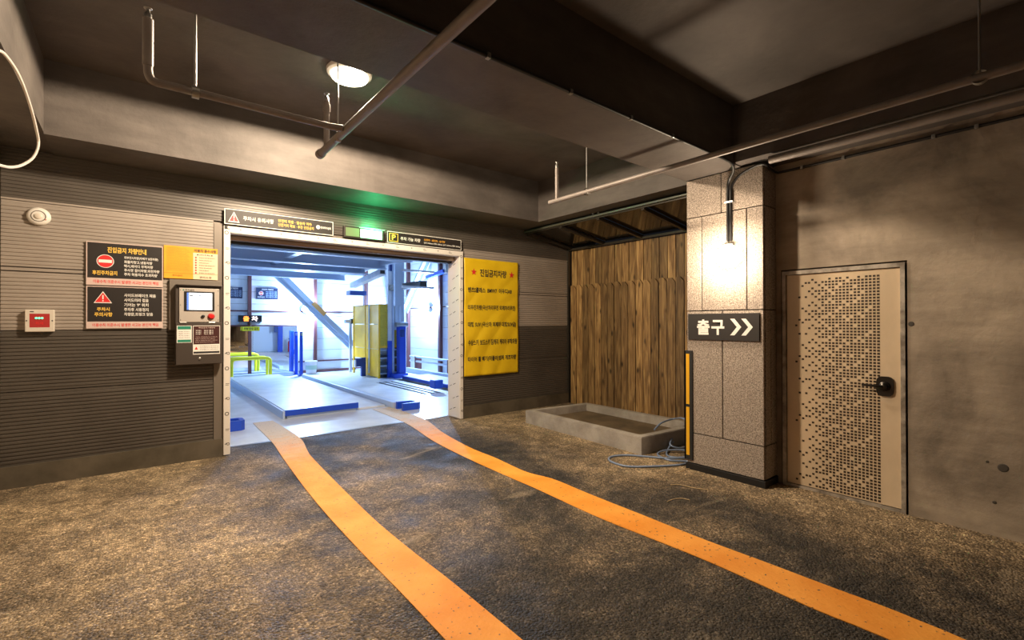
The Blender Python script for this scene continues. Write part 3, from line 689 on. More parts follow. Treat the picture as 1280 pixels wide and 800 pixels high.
# --- way out sign
ya, yc = gx(4.553, 860, 400).y, gx(4.553, 949, 400).y; za, zc = gx(4.553, 949, 391).z, gx(4.553, 949, 427).z
t = thing('exit_sign', (4.56, (ya+yc)/2, zc), 'dark sign with white Korean lettering and double chevron on pillar', 'sign')
bx('panel', M_SIGNBLK, t, 4.554, 4.568, yc, ya, zc, za, bev=.002)
B = Board(t, (4.5535, ya, za), Vector((0, -1, 0)), EZ, ya-yc, za-zc)
B.text('출', .14, .22, .33, .80, M_WHITE, 1, .035).text('구', .355, .24, .54, .80, M_WHITE, 1, .035)
for k in (.62, .77): B.poly([(k, .8), (k+.06, .8), (k+.15, .5), (k+.06, .2), (k, .2), (k+.09, .5)], M_WHITE, 1, 'chevron')
B.done()
# --- corner guard
cg = thing('corner_guard', (4.58, 2.735, .0), 'black rubber corner guard with yellow strips on pillar edge', 'corner guard')
b = MB(); b.box(4.552, 4.569, 2.66, 2.752, .10, 1.25, bev=.004); b.box(4.552, 4.63, 2.732, 2.752, .10, 1.25, bev=.004); b.build('rubber', M_RUBBER, cg)
for z0, z1 in ((.15, .655), (.685, 1.215)): bx('yellow_strip', M_YSTRIP, cg, 4.549, 4.553, 2.692, 2.728, z0, z1); bx('yellow_strip', M_YSTRIP, cg, 4.575, 4.615, 2.751, 2.755, z0, z1)
# --- bulkhead lamp
lc = gx(4.50, 908, 320); lp = thing('pillar_lamp', (4.56, lc.y, lc.z-.12), 'glowing round bulkhead lamp on the pillar', 'lamp')
o = Vector((4.569, lc.y, lc.z))
MB().lathe([(.08, 0), (.095, .004), (.095, .025), (.08, .032)], o, (-1, 0, 0), 36).build('base_ring', M_SILVER, lp, True)
MB().lathe([(.09, .02), (.112, .035), (.115, .06), (.095, .09), (.055, .108), (0, .115)], o, (-1, 0, 0), 36).build('glass', M_BULB, lp, True)
MB().tube([o+Vector((-.125, .062, .02)), o+Vector((-.132, 0, .024)), o+Vector((-.125, -.062, .026))], .008, 8).build('guard_bar', M_BLACK, lp, True)
light('pillar_light', 'POINT', o+Vector((-.175, 0, -.01)), P_PILLAR, WARM, .07, parent=lp)

# ================================================================== DOOR
d = thing('door_1', (XB, 1.43, 0), 'beige steel door with gradient of small dark squares', 'door', kind='structure')
DY0, DY1, DZ = .968, 1.888, 2.03
fr = MB(); fr.box(XB-.012, XB+.09, DY0, DY0+.03, 0, DZ); fr.box(XB-.012, XB+.09, DY1-.03, DY1, 0, DZ); fr.box(XB-.012, XB+.09, DY0+.03, DY1-.03, DZ-.035, DZ); fr.box(XB-.004, XB+.09, DY0+.03, DY1-.03, 0, .022)
fr.build('door_frame', M_FRAME, d)
lf = bx('door_leaf', M_DOOR, d, XB+.012, XB+.052, DY0+.033, DY1-.033, .028, DZ-.039, bev=.002)
b = MB(); rd = random.Random(5); xs = XB+.0112
for r in range(73):
    for c in range(24):
        y = 1.147+c*.0272; z = .05+r*.0262      # c = 0 beside the handle, thinning towards the pillar
        dn_ = (1.0, 1.0, .92, .88, .86, .86, .84, .86, .84, .82, .84, .80, .80, .78, .74, .62, .50, .42, .34, .28, .22, .17, .13, .05)[c]
        keep = ((r*.6180+c*.3719+.13*math.sin(c*2.4)) % 1.0) < dn_
        if keep: b.box(xs-.0006, xs+.001, y-.0094, y+.0094, z-.0084, z+.0084)
sq = b.build('square_dots', M_DOT, lf, kind='stuff')
hd = gx(XB, 1106, 483); hz = hd.z; hy = hd.y
b = MB(); b.prism([(.058*math.copysign(abs(math.cos(a_))**.55, math.cos(a_)), .082*math.copysign(abs(math.sin(a_))**.55, math.sin(a_))) for a_ in [i*math.pi/16 for i in range(32)]], (XB+.012, hy, hz), EY, EZ, (-.016, 0, 0))
hnd = b.build('handle', M_IRON, d)
MB().lathe([(.040, .016), (.038, .03), (.028, .034), (.026, .05), (.016, .056), (0, .057)], (XB+.012, hy, hz), (-1, 0, 0), 28).build('rosette', M_IRON, hnd, True)
MB().tube([(XB-.03, hy, hz), (XB-.045, hy+.02, hz), (XB-.05, hy+.07, hz+.003), (XB-.05, hy+.145, hz+.004)], [.013, .012, .010, .009], 12).build('lever', M_IRON, hnd, True)

# ================================================================== PLANK FENCE, CANOPY, BASIN
FX = 6.55
fn = thing('plank_fence', (FX, 4.6, 0), 'knotty brown plank fence behind the concrete basin', 'fence')
PW = .150
def plank_mesh(name, z0, z1, dog):
    b = MB(); w = PW/2-.006
    poly = [(-w, z0), (w, z0), (w, z1-dog), (w-dog*.8, z1), (-w+dog*.15, z1), (-w, z1-dog*.2)] if dog else [(-w, z0), (w, z0), (w, z1), (-w, z1)]
    b.prism(poly, (0, 0, 0), (0, -1, 0), EZ, (.022, 0, 0)); bmesh.ops.recalc_face_normals(b.bm, faces=b.bm.faces[:])
    me = bpy.data.meshes.new(name); b.bm.to_mesh(me); b.bm.free(); me.materials.append(M_WOOD); return me
LOWM = [plank_mesh('plank_low', 0, 2.25+d_, .075) for d_ in (0, .008, -.006)]; UPM = plank_mesh('plank_up', 0, .80, 0)
for i in range(24):
    y = 6.345-PW*(i+.5)
    place('plank', LOWM[i % 3], (FX-.02+.004*((i*5) % 3), y, .0), fn); place('plank', UPM, (FX+.034+.004*(i % 2), y+.02, 2.12), fn)
for z in (.5, 1.6, 2.6): bx('rail', M_DKSTEEL, fn, FX+.062, FX+.112, 2.76, 6.35, z, z+.06)
# nail heads in pairs
b = MB()
for i in range(24):
    for z in (.53, 1.63): b.lathe([(.004, 0), (.003, .002), (0, .0025)], (FX-.023, 6.345-PW*(i+.5)+.02*((i*3) % 3-1), z), (-1, 0, 0), 6)
b.build('nail_heads', M_STEELG, fn, kind='stuff')

cn = thing('canopy', (5.97, 4.6, 2.9), 'dark glossy lean-to canopy over the plank fence', 'canopy')
MB().tube([(5.40, 2.78, 3.155), (5.40, 6.37, 3.155)], .019, 12).build('front_rail', M_RAIL, cn, True)
bx('front_channel', M_DKSTEEL, cn, 5.42, 5.45, 2.78, 6.37, 3.12, 3.17)
for i in range(5):
    y = 6.30-.80*i; MB().beam((5.43, y, 3.115), (6.53, y, 2.955), .05, .05).build('rafter', M_DKSTEEL, cn)
for i in range(4):
    y = 5.90-.80*i; MB().obox((5.98, y, 3.075), Vector((.55, 0, -.08)), (0, .365, 0), Vector((.0006, 0, .004))).build('roof_sheet', M_CANOPY, cn)
bx('back_plate', M_DKSTEEL, cn, 6.50, 6.56, 2.78, 6.37, 2.925, 2.96)
for dy in (0, .11): q = gx(5.40, 742+dy*60, 270); MB().lathe([(.016, 0), (.016, .02), (.008, .03), (0, .03)], (5.385, q.y, 3.175), (0, 0, 1), 12).build('clamp', M_STEELG, cn)

A_, B_, C_, D_ = Vector((4.70, 5.53, 0)), Vector((4.60, 3.33, 0)), Vector((5.92, 3.26, 0)), Vector((5.98, 5.44, 0))
bs = thing('concrete_basin', (5.3, 4.4, 0), 'low rectangular concrete basin in front of the plank fence', 'basin')
b = MB(); cen = (A_+B_+C_+D_)/4; out = [A_, B_, C_, D_]
inn = []
for i, p in enumerate(out):
    d1 = (out[(i+1) % 4]-p).normalized(); d2 = (out[i-1]-p).normalized(); inn.append(p+(d1+d2)*.11)
HB = .195; HL = [HB, HB+.01, HB, HB-.01]
vo0 = [b.bm.verts.new(p) for p in out]; vo1 = [b.bm.verts.new(p+EZ*h_) for p, h_ in zip(out, HL)]; vi1 = [b.bm.verts.new(p+EZ*h_) for p, h_ in zip(inn, HL)]; vi0 = [b.bm.verts.new(p) for p in inn]
for i in range(4):
    j = (i+1) % 4
    for q in ((vo0[i], vo0[j], vo1[j], vo1[i]), (vo1[i], vo1[j], vi1[j], vi1[i]), (vi1[i], vi1[j], vi0[j], vi0[i]), (vi0[i], vi0[j], vo0[j], vo0[i])): b.bm.faces.new(q)
bmesh.ops.bevel(b.bm, geom=[e for e in b.bm.edges if min(v.co.z for v in e.verts) > .1], offset=.008, segments=2, affect='EDGES')
b.build('rim', M_CEM, bs)
b = MB(); b.prism([(p.x, p.y) for p in [q+(cen-q)*-.001 for q in inn]], (0, 0, .001), EX, EY, (0, 0, .075)); b.build('mortar_bed', M_SOIL, bs)

# --- hose
hp = [gz(818, 537, .21), gz(828, 528, .27), gz(845, 523, .30), gx(4.75, 856, 524), gz(872, 534, .18), gz(868, 552, .03), gz(852, 560, .02), gz(838, 556, .06), gz(842, 545, .12), gz(850, 535, .13), gz(846, 546, .09), gz(836, 560, .03), gz(834, 569, .012), gz(848, 572, .012), gz(862, 569, .02), gz(858, 563, .03), gz(832, 563, .03), gz(822, 568, .012),
      gz(836, 575, .012), gz(860, 577, .012), gz(850, 581, .012), gz(815, 583, .012), gz(785, 583, .012), gz(766, 578, .012), gz(761, 573, .012), gz(768, 570, .012), gz(785, 569, .012), gz(812, 571, .012), gz(840, 573, .022), gz(864, 572, .02)]
MB().tube(spline(hp, 8), .011, 10).build('garden_hose', M_HOSE, None, True, label='coiled blue-grey hose beside the concrete basin', cat='hose')
hw = [gx(-.60, -6, 62), gx(-.60, 6, 68), gx(-.60, 24, 95), gx(-.60, 37, 130), gx(-.60, 45, 160), gx(-.60, 48, 180), gx(-.60, 42, 196), gx(-.60, 28, 206), gx(-.60, 12, 209), gx(-.60, -6, 205)]
MB().tube(spline(hw, 8), .009, 10).build('loose_cable', M_HOSEW, None, True, label='loop of pale loose conduit hanging from the edge beam', cat='cable')
# straw bits on the floor
for pts, lab in ((((838, 606), (850, 606), (868, 610), (885, 612)), 'longest dry straw, lying straight before the pillar foot'), (((834, 627), (842, 624), (852, 623), (862, 625)), 'bowed dry straw beside the yellow line'), (((850, 589), (860, 586), (868, 584), (874, 582)), 'short dry straw lying beside the coiled hose')):
    MB().tube(spline([gz(x, y, .006) for x, y in pts], 5), .0035, 6).build('straw', mat('dry_straw', (.55, .40, .22), .7), None, label=lab, cat='straw', group='straws by the pillar')

# ================================================================== PIPES AND CONDUITS OVERHEAD
ZP = 2.90
def head(parent, p):
    MB().lathe([(.018, 0), (.018, .03), (.010, .04), (.010, .055), (.02, .058), (.02, .062), (0, .063)], p, (0, 0, 1), 14).build('sprinkler_head', M_STEELG, parent, True)
def rod(parent, x, y, z0, z1):
    MB().tube([(x, y, z0), (x, y, z1)], .006, 8).build('hanger_rod', M_STEELG, parent); MB().lathe([(.036, -.018), (.036, .018)], (x, y, z0), (1, 0, 0), 18).build('clamp', M_STEELG, parent)
s1 = thing('sprinkler_pipe', (1.14, 2, ZP), 'grey sprinkler pipe with branch hung below the ceiling lamp', 'pipe')
MB().tube([(1.125, -1.5, ZP), (1.15, 3.86, ZP)], .029, 16).build('main_pipe', M_PIPE, s1, True)
MB().lathe([(0, 0), (.036, 0), (.036, .05), (.03, .055)], (1.15, 3.90, ZP), (0, -1, 0), 16).build('end_cap', M_PIPE, s1, True)
MB().tube(spline([(1.12, 3.27, ZP), (1.06, 3.29, ZP), (.9, 3.295, ZP), (.2, 3.295, ZP), (.085, 3.295, ZP), (.055, 3.295, ZP+.03), (.05, 3.295, ZP+.09)], 6), .022, 14).build('branch_pipe', M_PIPE, s1, True)
MB().tube([(.05, 3.295, ZP+.08), (.05, 3.295, ZP+.34)], .026, 14).build('riser', M_PIPE, s1, True); head(s1, (.05, 3.295, ZP+.34))
MB().tube([(1.148, 3.72, ZP), (1.148, 3.72, ZP+.36)], .021, 14).build('riser', M_PIPE, s1, True); head(s1, (1.148, 3.72, ZP+.36))
MB().lathe([(.027, -.03), (.027, .03)], (1.148, 3.72, ZP+.31), (0, 0, 1), 14).build('coupling', M_PIPE, s1, True)
rod(s1, .27, 3.295, ZP, 3.86); rod(s1, 1.145, 3.45, ZP, 3.86)
s2 = thing('sprinkler_pipe', (3.64, 1.5, ZP), 'grey sprinkler pipe passing in front of the pillar top', 'pipe')
MB().tube([(3.64, -3.5, ZP), (3.64, 3.86, ZP)], .024, 16).build('main_pipe', M_PIPE, s2, True)
MB().tube([(3.64, 3.74, ZP), (3.64, 3.74, ZP+.36)], .020, 14).build('riser', M_PIPE, s2, True); head(s2, (3.64, 3.74, ZP+.36))
rod(s2, 3.64, 3.30, ZP, 3.86); rod(s2, 3.64, .40, ZP, 3.60)
q0, q1 = gz(962, 200, 3.0), gz(1278, 131, 3.0)
t = thing('wall_pipe', (q0.x, 1, 3.0), 'fat grey pipe under the beam along the concrete wall', 'pipe')
MB().tube([(q0.x, q0.y, 3.0), (q0.x, -4, 3.0)], .035, 16).build('pipe', M_PIPE, t, True)
for y in (.25, -1): MB().tube([(q0.x, y, 3.0), (q0.x, y, 3.06)], .01, 8).build('hanger', M_STEELG, t)
# conduit along the cross beam, down the pillar
yb2 = 2.15-.012
cz = gy(yb2, 713, 115).z
c1 = thing('black_conduit', (4.5, yb2, 2.2), 'black cable conduit from the cross beam down to the pillar lamp', 'conduit')
MB().tube(spline([(-.5, yb2, cz), (2, yb2, cz), (4.0, yb2, cz), (4.22, yb2, cz), (4.36, yb2, 3.035), (4.45, yb2+.03, 2.99), (4.53, lc.y-.01, 2.92), (4.552, lc.y+.012, 2.80), (4.553, lc.y+.012, 2.70), (4.553, lc.y+.012, lc.z+.15)], 6), .013, 10).build('pipe', M_BLACK, c1, True)
for px, py in ((610, 75), (713, 115), (788, 148), (840, 172)): q = gy(yb2, px, py); bx('clip', M_STEELG, c1, q.x-.012, q.x+.012, yb2-.016, yb2+.014, cz-.016, cz+.016, bev=.003)
wz = 2.985
c2 = thing('black_conduit', (4.6, 1.5, 2.2), 'black cable conduit from the pillar lamp along the concrete wall top', 'conduit')
MB().tube(spline([(4.553, lc.y-.018, lc.z+.15), (4.553, lc.y-.018, 2.78), (4.553, lc.y-.03, 2.88), (4.553, lc.y-.10, 2.965), (4.553, 2.02, 3.018), (4.56, 1.93, 3.018), (4.66, 1.925, 2.995), (4.80, 1.92, 2.985), (4.826, 1.86, wz), (4.826, 1.5, wz), (4.826, 0, wz), (4.826, -3, wz)], 6), .012, 10).build('pipe', M_BLACK, c2, True)
for px in (1003, 1055, 1168, 1222): q = gx(4.826, px, 300); bx('clip', M_STEELG, c2, 4.81, 4.84, q.y-.012, q.y+.012, wz-.016, wz+.016, bev=.003)
for z in (2.72, 2.30): bx('clamp', M_STEELG, c2, 4.538, 4.57, lc.y-.045, lc.y+.04, z, z+.02, bev=.003)

# ================================================================== CEILING LAMP
lq = gz(437, 96, 3.80); cl = thing('ceiling_lamp', (lq.x, lq.y, 3.86), 'glowing round ceiling lamp above the sprinkler pipe', 'lamp')
o = Vector((lq.x, lq.y, 3.86))
MB().lathe([(.19, 0), (.20, .015), (.195, .04), (.165, .055)], o, (0, 0, -1), 40).build('ring', M_WHITEPL, cl, True)
MB().lathe([(.165, .045), (.155, .075), (.11, .095), (0, .10)], o, (0, 0, -1), 40).build('diffuser', M_LAMP, cl, True)
light('ceiling_light', 'SPOT', o-EZ*.14, P_CEIL, WARM, .13, parent=cl)

# ================================================================== PARKING HALL
HY, HX = 15.3, 7.25
SLOTS = [(x_, x_+.09, 9.1, 11.7) for x_ in (4.86, 5.03, 5.20)]; PIT = (5.50, 5.734, 9.1, 12.0)
b = MB(); xs_ = sorted({-.6, HX+.2, *[v for q in SLOTS+[PIT] for v in q[:2]]}); ys_ = [6.80, 9.1, 11.7, 12.0, HY+.2]
for xa_, xb_ in zip(xs_, xs_[1:]):
    for ya_, yb2_ in zip(ys_, ys_[1:]):
        if not any(q[0] <= xa_+.001 < q[1] and q[2] <= ya_+.001 < q[3] for q in SLOTS+[PIT]): b.box(xa_, xb_, ya_, yb2_, -.25, -.001)
b.box(-.6, HX+.2, 6.80, HY+.2, -.30, -.25)
b.build('floor_hall', M_HFLOOR, kind='structure', label='pale steel floor of the lit parking hall', cat='floor')
hb = bx('wall_hall_back', M_TRIM, None, -.6, HX+.3, HY+.05, HY+.25, 0, 5.2, kind='structure', label='white panelled far wall of the parking hall', cat='wall')
hr = bx('wall_hall_right', M_TRIM, None, HX+.05, HX+.25, 6.68, HY+.05, 0, 5.2, kind='structure', label='white panelled side wall of the parking hall', cat='wall')
z = .0
while z < 5.1:
    bx('wall_panel', M_HWALL, hb, -.6, HX+.04, HY, HY+.05, z+.004, z+.346); bx('wall_panel', M_HWALL, hr, HX, HX+.05, 6.69, HY-.005, z+.004, z+.346); z += .35
bx('wall_hall_left', M_HWALL, None, -.8, -.6, 6.68, HY+.25, 0, 5.2, kind='structure', label='white side wall of the hall hidden from the drive', cat='wall')
b = MB()
for x0, x1, z0, z1 in ((-.6, .78, 0, 5.1), (4.11, HX, 0, 5.1), (.78, 4.11, 2.72, 5.1)): b.box(x0, x1, YA+.281, YA+.30, z0, z1)
b.build('wall_hall_front', M_HWALL, kind='structure', label='white inner face of the entrance wall', cat='wall')
bx('ceiling_hall', M_HCEIL, None, -.8, HX+.3, 6.43, HY+.25, 5.1, 5.3, kind='structure', label='plain ceiling of the parking hall', cat='ceiling')
for px in (312, 394, 458): q = gy(HY-.06, px, 400); bx('column', M_BROWNC, hb, q.x-.045, q.x+.045, HY-.10, HY-.002, 0, 5.0)
for py in (389, 454): q = gy(HY-.05, 340, py); bx('girt', M_BROWNC, hb, -.5, HX, HY-.05, HY-.001, q.z-.02, q.z+.02)
bx('girt', M_BROWNC, hb, 3.9, HX, HY-.06, HY-.002, gy(HY, 400, 463).z-.04, gy(HY, 400, 463).z+.03)
for px in (510, 550): q = gx(HX-.06, px, 400); bx('column', M_BROWNC, hr, HX-.10, HX-.002, q.y-.06, q.y+.06, 0, 5.0)
for py in (385,): q = gx(HX, 525, py); bx('girt', M_BROWNC, hr, HX-.04, HX-.001, 6.8, HY-.1, q.z-.015, q.z+.015)

# mirror standing against the far wall, tipped a little towards the floor
x0, x1 = gy(HY-.1, 280, 430).x-.9, gy(HY-.1, 372, 430).x; zt = gy(HY-.1, 330, 407).z
mr_ = thing('mirror', ((x0+x1)/2, HY-.08, .05), 'wide mirror on the hall wall reflecting the driveway', 'mirror')
tilt = .0135; dn = Vector((0, -math.sin(tilt), math.cos(tilt))); mn = Vector((0, -math.cos(tilt), -math.sin(tilt)))
mc = Vector(((x0+x1)/2, HY-.085, (zt+.06)/2)); hh = (zt-.06)/2
MB().obox(mc, Vector(((x1-x0)/2, 0, 0)), dn*hh, mn*.006).build('glass', M_MIRROR, mr_)
for s_ in (-1, 1): MB().obox(mc+dn*hh*s_+mn*.004, Vector(((x1-x0)/2, 0, 0)), dn*.02, mn*.014).build('frame', M_BROWNC if s_ > 0 else M_STEELG, mr_)
MB().obox(mc+EX*(x1-x0)/2+mn*.004, Vector((.02, 0, 0)), dn*hh, mn*.014).build('frame', M_HBEAM, mr_)

# LED sign and yellow board below it
a, c = gy(HY-.25, 298, 394), gy(HY-.25, 327.5, 402.5)
t = thing('led_sign', ((a.x+c.x)/2, HY-.25, c.z), 'black sign with glowing orange and white characters above the mirror', 'sign')
bx('case', M_BLACK, t, a.x, c.x, HY-.25, HY-.15, c.z, a.z, bev=.01)
for xx in (a.x+.02, c.x-.02): bx('bracket', M_HBEAM, t, xx-.015, xx+.015, HY-.16, HY-.001, c.z-.04, a.z)
B = Board(t, (a.x, HY-.25, a.z), EX, EZ, c.x-a.x, a.z-c.z); B.text('출', .2, .12, .45, .88, M_LEDO, 3, .03).text('차', .55, .12, .82, .88, M_LEDW, 3, .03); B.done()
a, c = gy(HY-.27, 303, 408.5), gy(HY-.27, 324.5, 413.5)
t = thing('yellow_notice', ((a.x+c.x)/2, HY-.27, c.z), 'small yellow notice hanging below the glowing sign', 'notice')
bx('panel', M_YELP, t, a.x, c.x, HY-.27, HY-.25, c.z, a.z+.12*0); bx('hanger', M_STEELG, t, (a.x+c.x)/2-.01, (a.x+c.x)/2+.01, HY-.255, HY-.245, a.z, a.z+.16)
B = Board(t, (a.x, HY-.27, a.z), EX, EZ, c.x-a.x, a.z-c.z); B.text('차량 탑승 금지', .08, .2, .92, .8, M_PRINT, 2, .02); B.done()
for (p0, p1, py0, py1, lab) in ((320.3, 347.3, 359.5, 374.5, 'navy notice with red roundel on the hall wall'), (277, 303, 358, 373, 'navy notice with white lines partly behind the portal post')):
    a, c = gy(HY-.02, p0, py0), gy(HY-.02, p1, py1)
    t = thing('wall_notice', ((a.x+c.x)/2, HY-.02, c.z), lab, 'notice'); bx('panel', M_NAVY, t, a.x, c.x, HY-.02, HY-.001, c.z, a.z)
    B = Board(t, (a.x, HY-.02, a.z), EX, EZ, c.x-a.x, a.z-c.z); B.text('진입금지 차량안내', .26, .06, .78, .2, M_WHITE, 2)
    B.disc(.22, .48, .19, M_WHITE, 2).disc(.22, .48, .16, M_RED, 3).rect(.12, .44, .32, .52, M_WHITE, 4).text('후진주차금지', .06, .76, .38, .88, M_WHITE, 2)
    for k in range(5): B.text('주차 허용치수 차량', .44, .28+.12*k, .95, .37+.12*k, M_SKYTXT, 2, .01)
    B.done()

# --- lift platform
PLX0, PLX1, PLY0, PLY1 = 1.875, 3.06, 8.16, 14.05
lp_ = thing('lift_platform', (2.47, 11, 0), 'long pale lift platform with a bright blue front edge', 'platform')
bx('base_frame', M_HBEAM, lp_, PLX0+.03, PLX1-.02, PLY0+.03, PLY1, 0, .055)
for i in range(4):
    y0 = PLY0+.02+(PLY1-PLY0)*i/4; bx('deck_plate', M_HPLATE, lp_, PLX0, PLX1, y0, y0+(PLY1-PLY0)/4-.006, .056, .142)
bx('front_edge', M_BLUE, lp_, PLX0-.004, PLX1+.004, PLY0-.008, PLY0+.018, .05, .143); bx('side_beam', M_HBEAM, lp_, PLX0-.035, PLX0-.002, PLY0, PLY1, .0, .13)
dk = thing('runway_deck', (3.35, 11, 0), 'flat pale runway deck beside the lift platform', 'deck')
for i in range(3):
    y0 = 8.25+1.9*i; bx('deck_plate', M_HPLATE, dk, 3.08, 3.60, y0, y0+1.88, 0, .03)
rl = thing('guide_rail', (3.68, 11, 0), 'raised pale guide rail with blue end stop along the runway', 'rail')
bx('rail', M_HBEAM, rl, 3.62, 3.74, 7.95, 13.9, 0, .11, bev=.01)
b = MB(); b.prism([(0, 0), (.30, 0), (.36, .06), (.36, .24), (.30, .30), (0, .30), (0, .24), (.26, .24), (.29, .2), (.29, .1), (.26, .06), (0, .06)], (3.66, 7.62, .0), EX, EY, (0, 0, .125)); b.build('end_stop', M_BLUE, rl)
rl2 = thing('guide_rail', (1.1, 11, 0), 'raised guide rail with blue end stop beside the portal post', 'rail')
bx('rail', M_HBEAM, rl2, .95, 1.07, 8.05, 14.0, 0, .11, bev=.01)
b = MB(); b.prism([(0, 0), (.26, 0), (.31, .05), (.31, .24), (.26, .29), (0, .29), (0, .23), (.22, .23), (.25, .2), (.25, .09), (.22, .06), (0, .06)], (.93, 7.72, 0), EX, EY, (0, 0, .14)); b.build('end_stop', M_BLUE, rl2)

# --- yellow stop bar
yb_ = 14.2; e0, e1 = gy(yb_, 289.5, 470), gy(yb_, 338, 470); zt_ = gy(yb_, 300, 449).z
t = thing('stop_bar', ((e0.x+e1.x)/2, yb_, 0), 'yellow tubular stop bar across the end of the platform', 'barrier')
def hoop(y, zt, x0, x1): return spline([(x0, y, 0), (x0, y, zt-.15), (x0+.02, y, zt-.04), (x0+.10, y, zt), ((x0+x1)/2, y, zt), (x1-.10, y, zt), (x1-.02, y, zt-.04), (x1, y, zt-.15), (x1, y, 0)], 6)
MB().tube(hoop(yb_, zt_, e0.x, e1.x), .042, 12).build('front_hoop', M_YELP, t, True)
MB().tube(hoop(yb_+.42, zt_, e0.x, e1.x), .036, 12).build('rear_hoop', M_YELP, t, True)
bx('trough', M_HBEAM, None, 1.6, 3.6, 14.75, 15.1, 0, .10, label='low pale steel kerb in front of the mirror', cat='kerb')

# --- blue posts, bucket
for px, lab in ((370, 'slim blue post beside the mirror'), (376.5, 'slim blue post next to the white bucket')):
    q = gz(px, 468.3 if px < 372 else 469.5); t = thing('blue_post', (q.x, q.y, 0), lab, 'post'); zt = gy(q.y, px, 414.5).z
    bx('post', M_BLUE, t, q.x-.038, q.x+.038, q.y-.04, q.y+.04, 0, zt); bx('cap', M_STEELG, t, q.x-.03, q.x+.03, q.y-.05, q.y-.035, zt-.12, zt-.03); bx('foot', M_BLUE, t, q.x-.09, q.x+.09, q.y-.07, q.y+.07, 0, .02)
q = gz(389, 467.5); t = thing('bucket', (q.x, q.y, 0), 'white plastic bucket with printed label beside the blue posts', 'bucket')
MB().lathe([(0, 0), (.14, 0), (.165, .36), (.175, .37), (.175, .40), (.16, .40), (.15, .36), (.13, .03), (0, .03)], q, (0, 0, 1), 28).build('body', M_WHITEPL, t, True)
MB().lathe([(.1555, .14), (.163, .27)], q, (0, 0, 1), 28).build('label_band', mat('pale_green_label', (.45, .60, .45), .5), t, True)
MB().tube([q+Vector((.17*math.cos(a_), .17*math.sin(a_)*.6-.08, .38-.12*math.sin(a_))) for a_ in [i*math.pi/10 for i in range(11)]], .005, 6).build('handle', M_STEELG, t)

# --- diagonal braces
a, c = gy(14.95, 346, 341), gy(14.95, 440, 432)
t = thing('diagonal_brace', (c.x, 14.95, c.z), 'long pale blue diagonal brace with a caution sticker on it', 'brace')
MB().beam(a+(a-c)*.12, c, .05, .15, (0, 1, 0)).build('web', M_HBEAM, t)
dv = (c-a).normalized(); nv = Vector((-dv.z, 0, dv.x)); nv = nv if nv.z < 0 else -nv
for s_ in (-1, 1): MB().beam(a+(a-c)*.12+nv*.08*s_, c+nv*.08*s_, .12, .02, (0, 1, 0)).build('flange', M_HBEAM, t)
st = gy(14.88, 399, 386); MB().obox(st, dv*.25, -nv*.07, (0, .003, 0)).build('caution_sticker', mat('orange_sticker', (.75, .40, .12), .5), t)
a, c = gx(7.0, 537, 318), gx(7.0, 507, 386)
t = thing('diagonal_brace', (7.0, c.y, c.z), 'pale blue diagonal brace by the side wall of the hall', 'brace')
MB().beam(a+(a-c)*.25, c, .08, .26, (1, 0, 0)).build('web', M_HBEAM, t); dv = (c-a).normalized(); nv = Vector((0, -dv.z, dv.y))
for s_, m_ in ((-1, M_HBEAM), (1, M_HBEAM)): MB().beam(a+(a-c)*.25+nv*.14*s_, c+nv*.14*s_, .12, .03, (1, 0, 0)).build('flange', m_, t)

# --- yellow cabinet: its long side faces the drive, the open-shelved end faces the lift column
cx0, cy0, cx1, cy1 = 5.27, 12.5, 5.93, 14.42; zk = gx(cx0, 474, 380).z; cym = gx(cx0, 456.5, 400).y
t = thing('machine_guard', ((cx0+cx1)/2, cy0, 0), 'tall yellow sheet metal machine guard cabinet', 'cabinet')
for ya_, yb2_ in ((cy0, cym), (cym, cy1)):
    for z0, z1 in ((.02 if ya_ == cy0 else .50, .80), (.81, 1.50), (1.51, zk)): bx('side_panel', M_YELL, t, cx0, cx0+.02, ya_+.006, yb2_-.006, z0, z1)
for yy in (cy0, cym, cy1): bx('edge_post', M_YELL, t, cx0-.015, cx0+.035, yy-.025, yy+.025, 0, zk)
bx('edge_post', M_YELL, t, cx1-.03, cx1+.01, cy0-.02, cy0+.03, 0, zk)
MB().tube([(cx0-.03, (cy0+cym)/2+.12, .1), (cx0-.03, (cy0+cym)/2+.12, zk)], .02, 8).build('conduit', M_HBEAM, t, True)
bx('mesh_frame', M_YELL, t, cx0+.035, cx1-.03, cy0, cy0+.02, .84, .90)
bx('end_panel', mat('perforated_yellow', (.50, .36, .03), .5, 0, (.72, .52, .04), 60, 2, .45, .55), t, cx0+.035, cx1-.03, cy0+.005, cy0+.015, .90, zk-.01)
bx('roof', M_YELL, t, cx0, cx1, cy0, cy1, zk-.02, zk)
bx('rear_panel', M_DKSTEEL, t, cx1-.01, cx1+.01, cy0+.04, cy1, 0, zk)
for z in (.10, .32, .54, .76): bx('shelf', M_HBEAM, t, cx0+.03, cx1-.02, cy0+.03, cy1-.1, z, z+.03)
q = gz(454, 470); t = thing('blue_bracket', (q.x, q.y, 0), 'short navy bracket in front of the yellow cabinet', 'bracket'); zt = gy(q.y, 454, 447).z
bx('post', M_DBLUE, t, q.x-.06, q.x+.06, q.y-.05, q.y+.05, 0, zt); bx('head', M_DBLUE, t, q.x-.22, q.x-.05, q.y-.05, q.y+.05, zt-.25, zt-.02); bx('pad', M_WHITEPL, t, q.x-.26, q.x-.22, q.y-.04, q.y+.04, zt-.26, zt-.06)
q = gz(438, 465); t = thing('sensor_post', (q.x, q.y, 0), 'slim grey post with a small white camera on top', 'sensor'); zt = gy(q.y, 438, 404).z
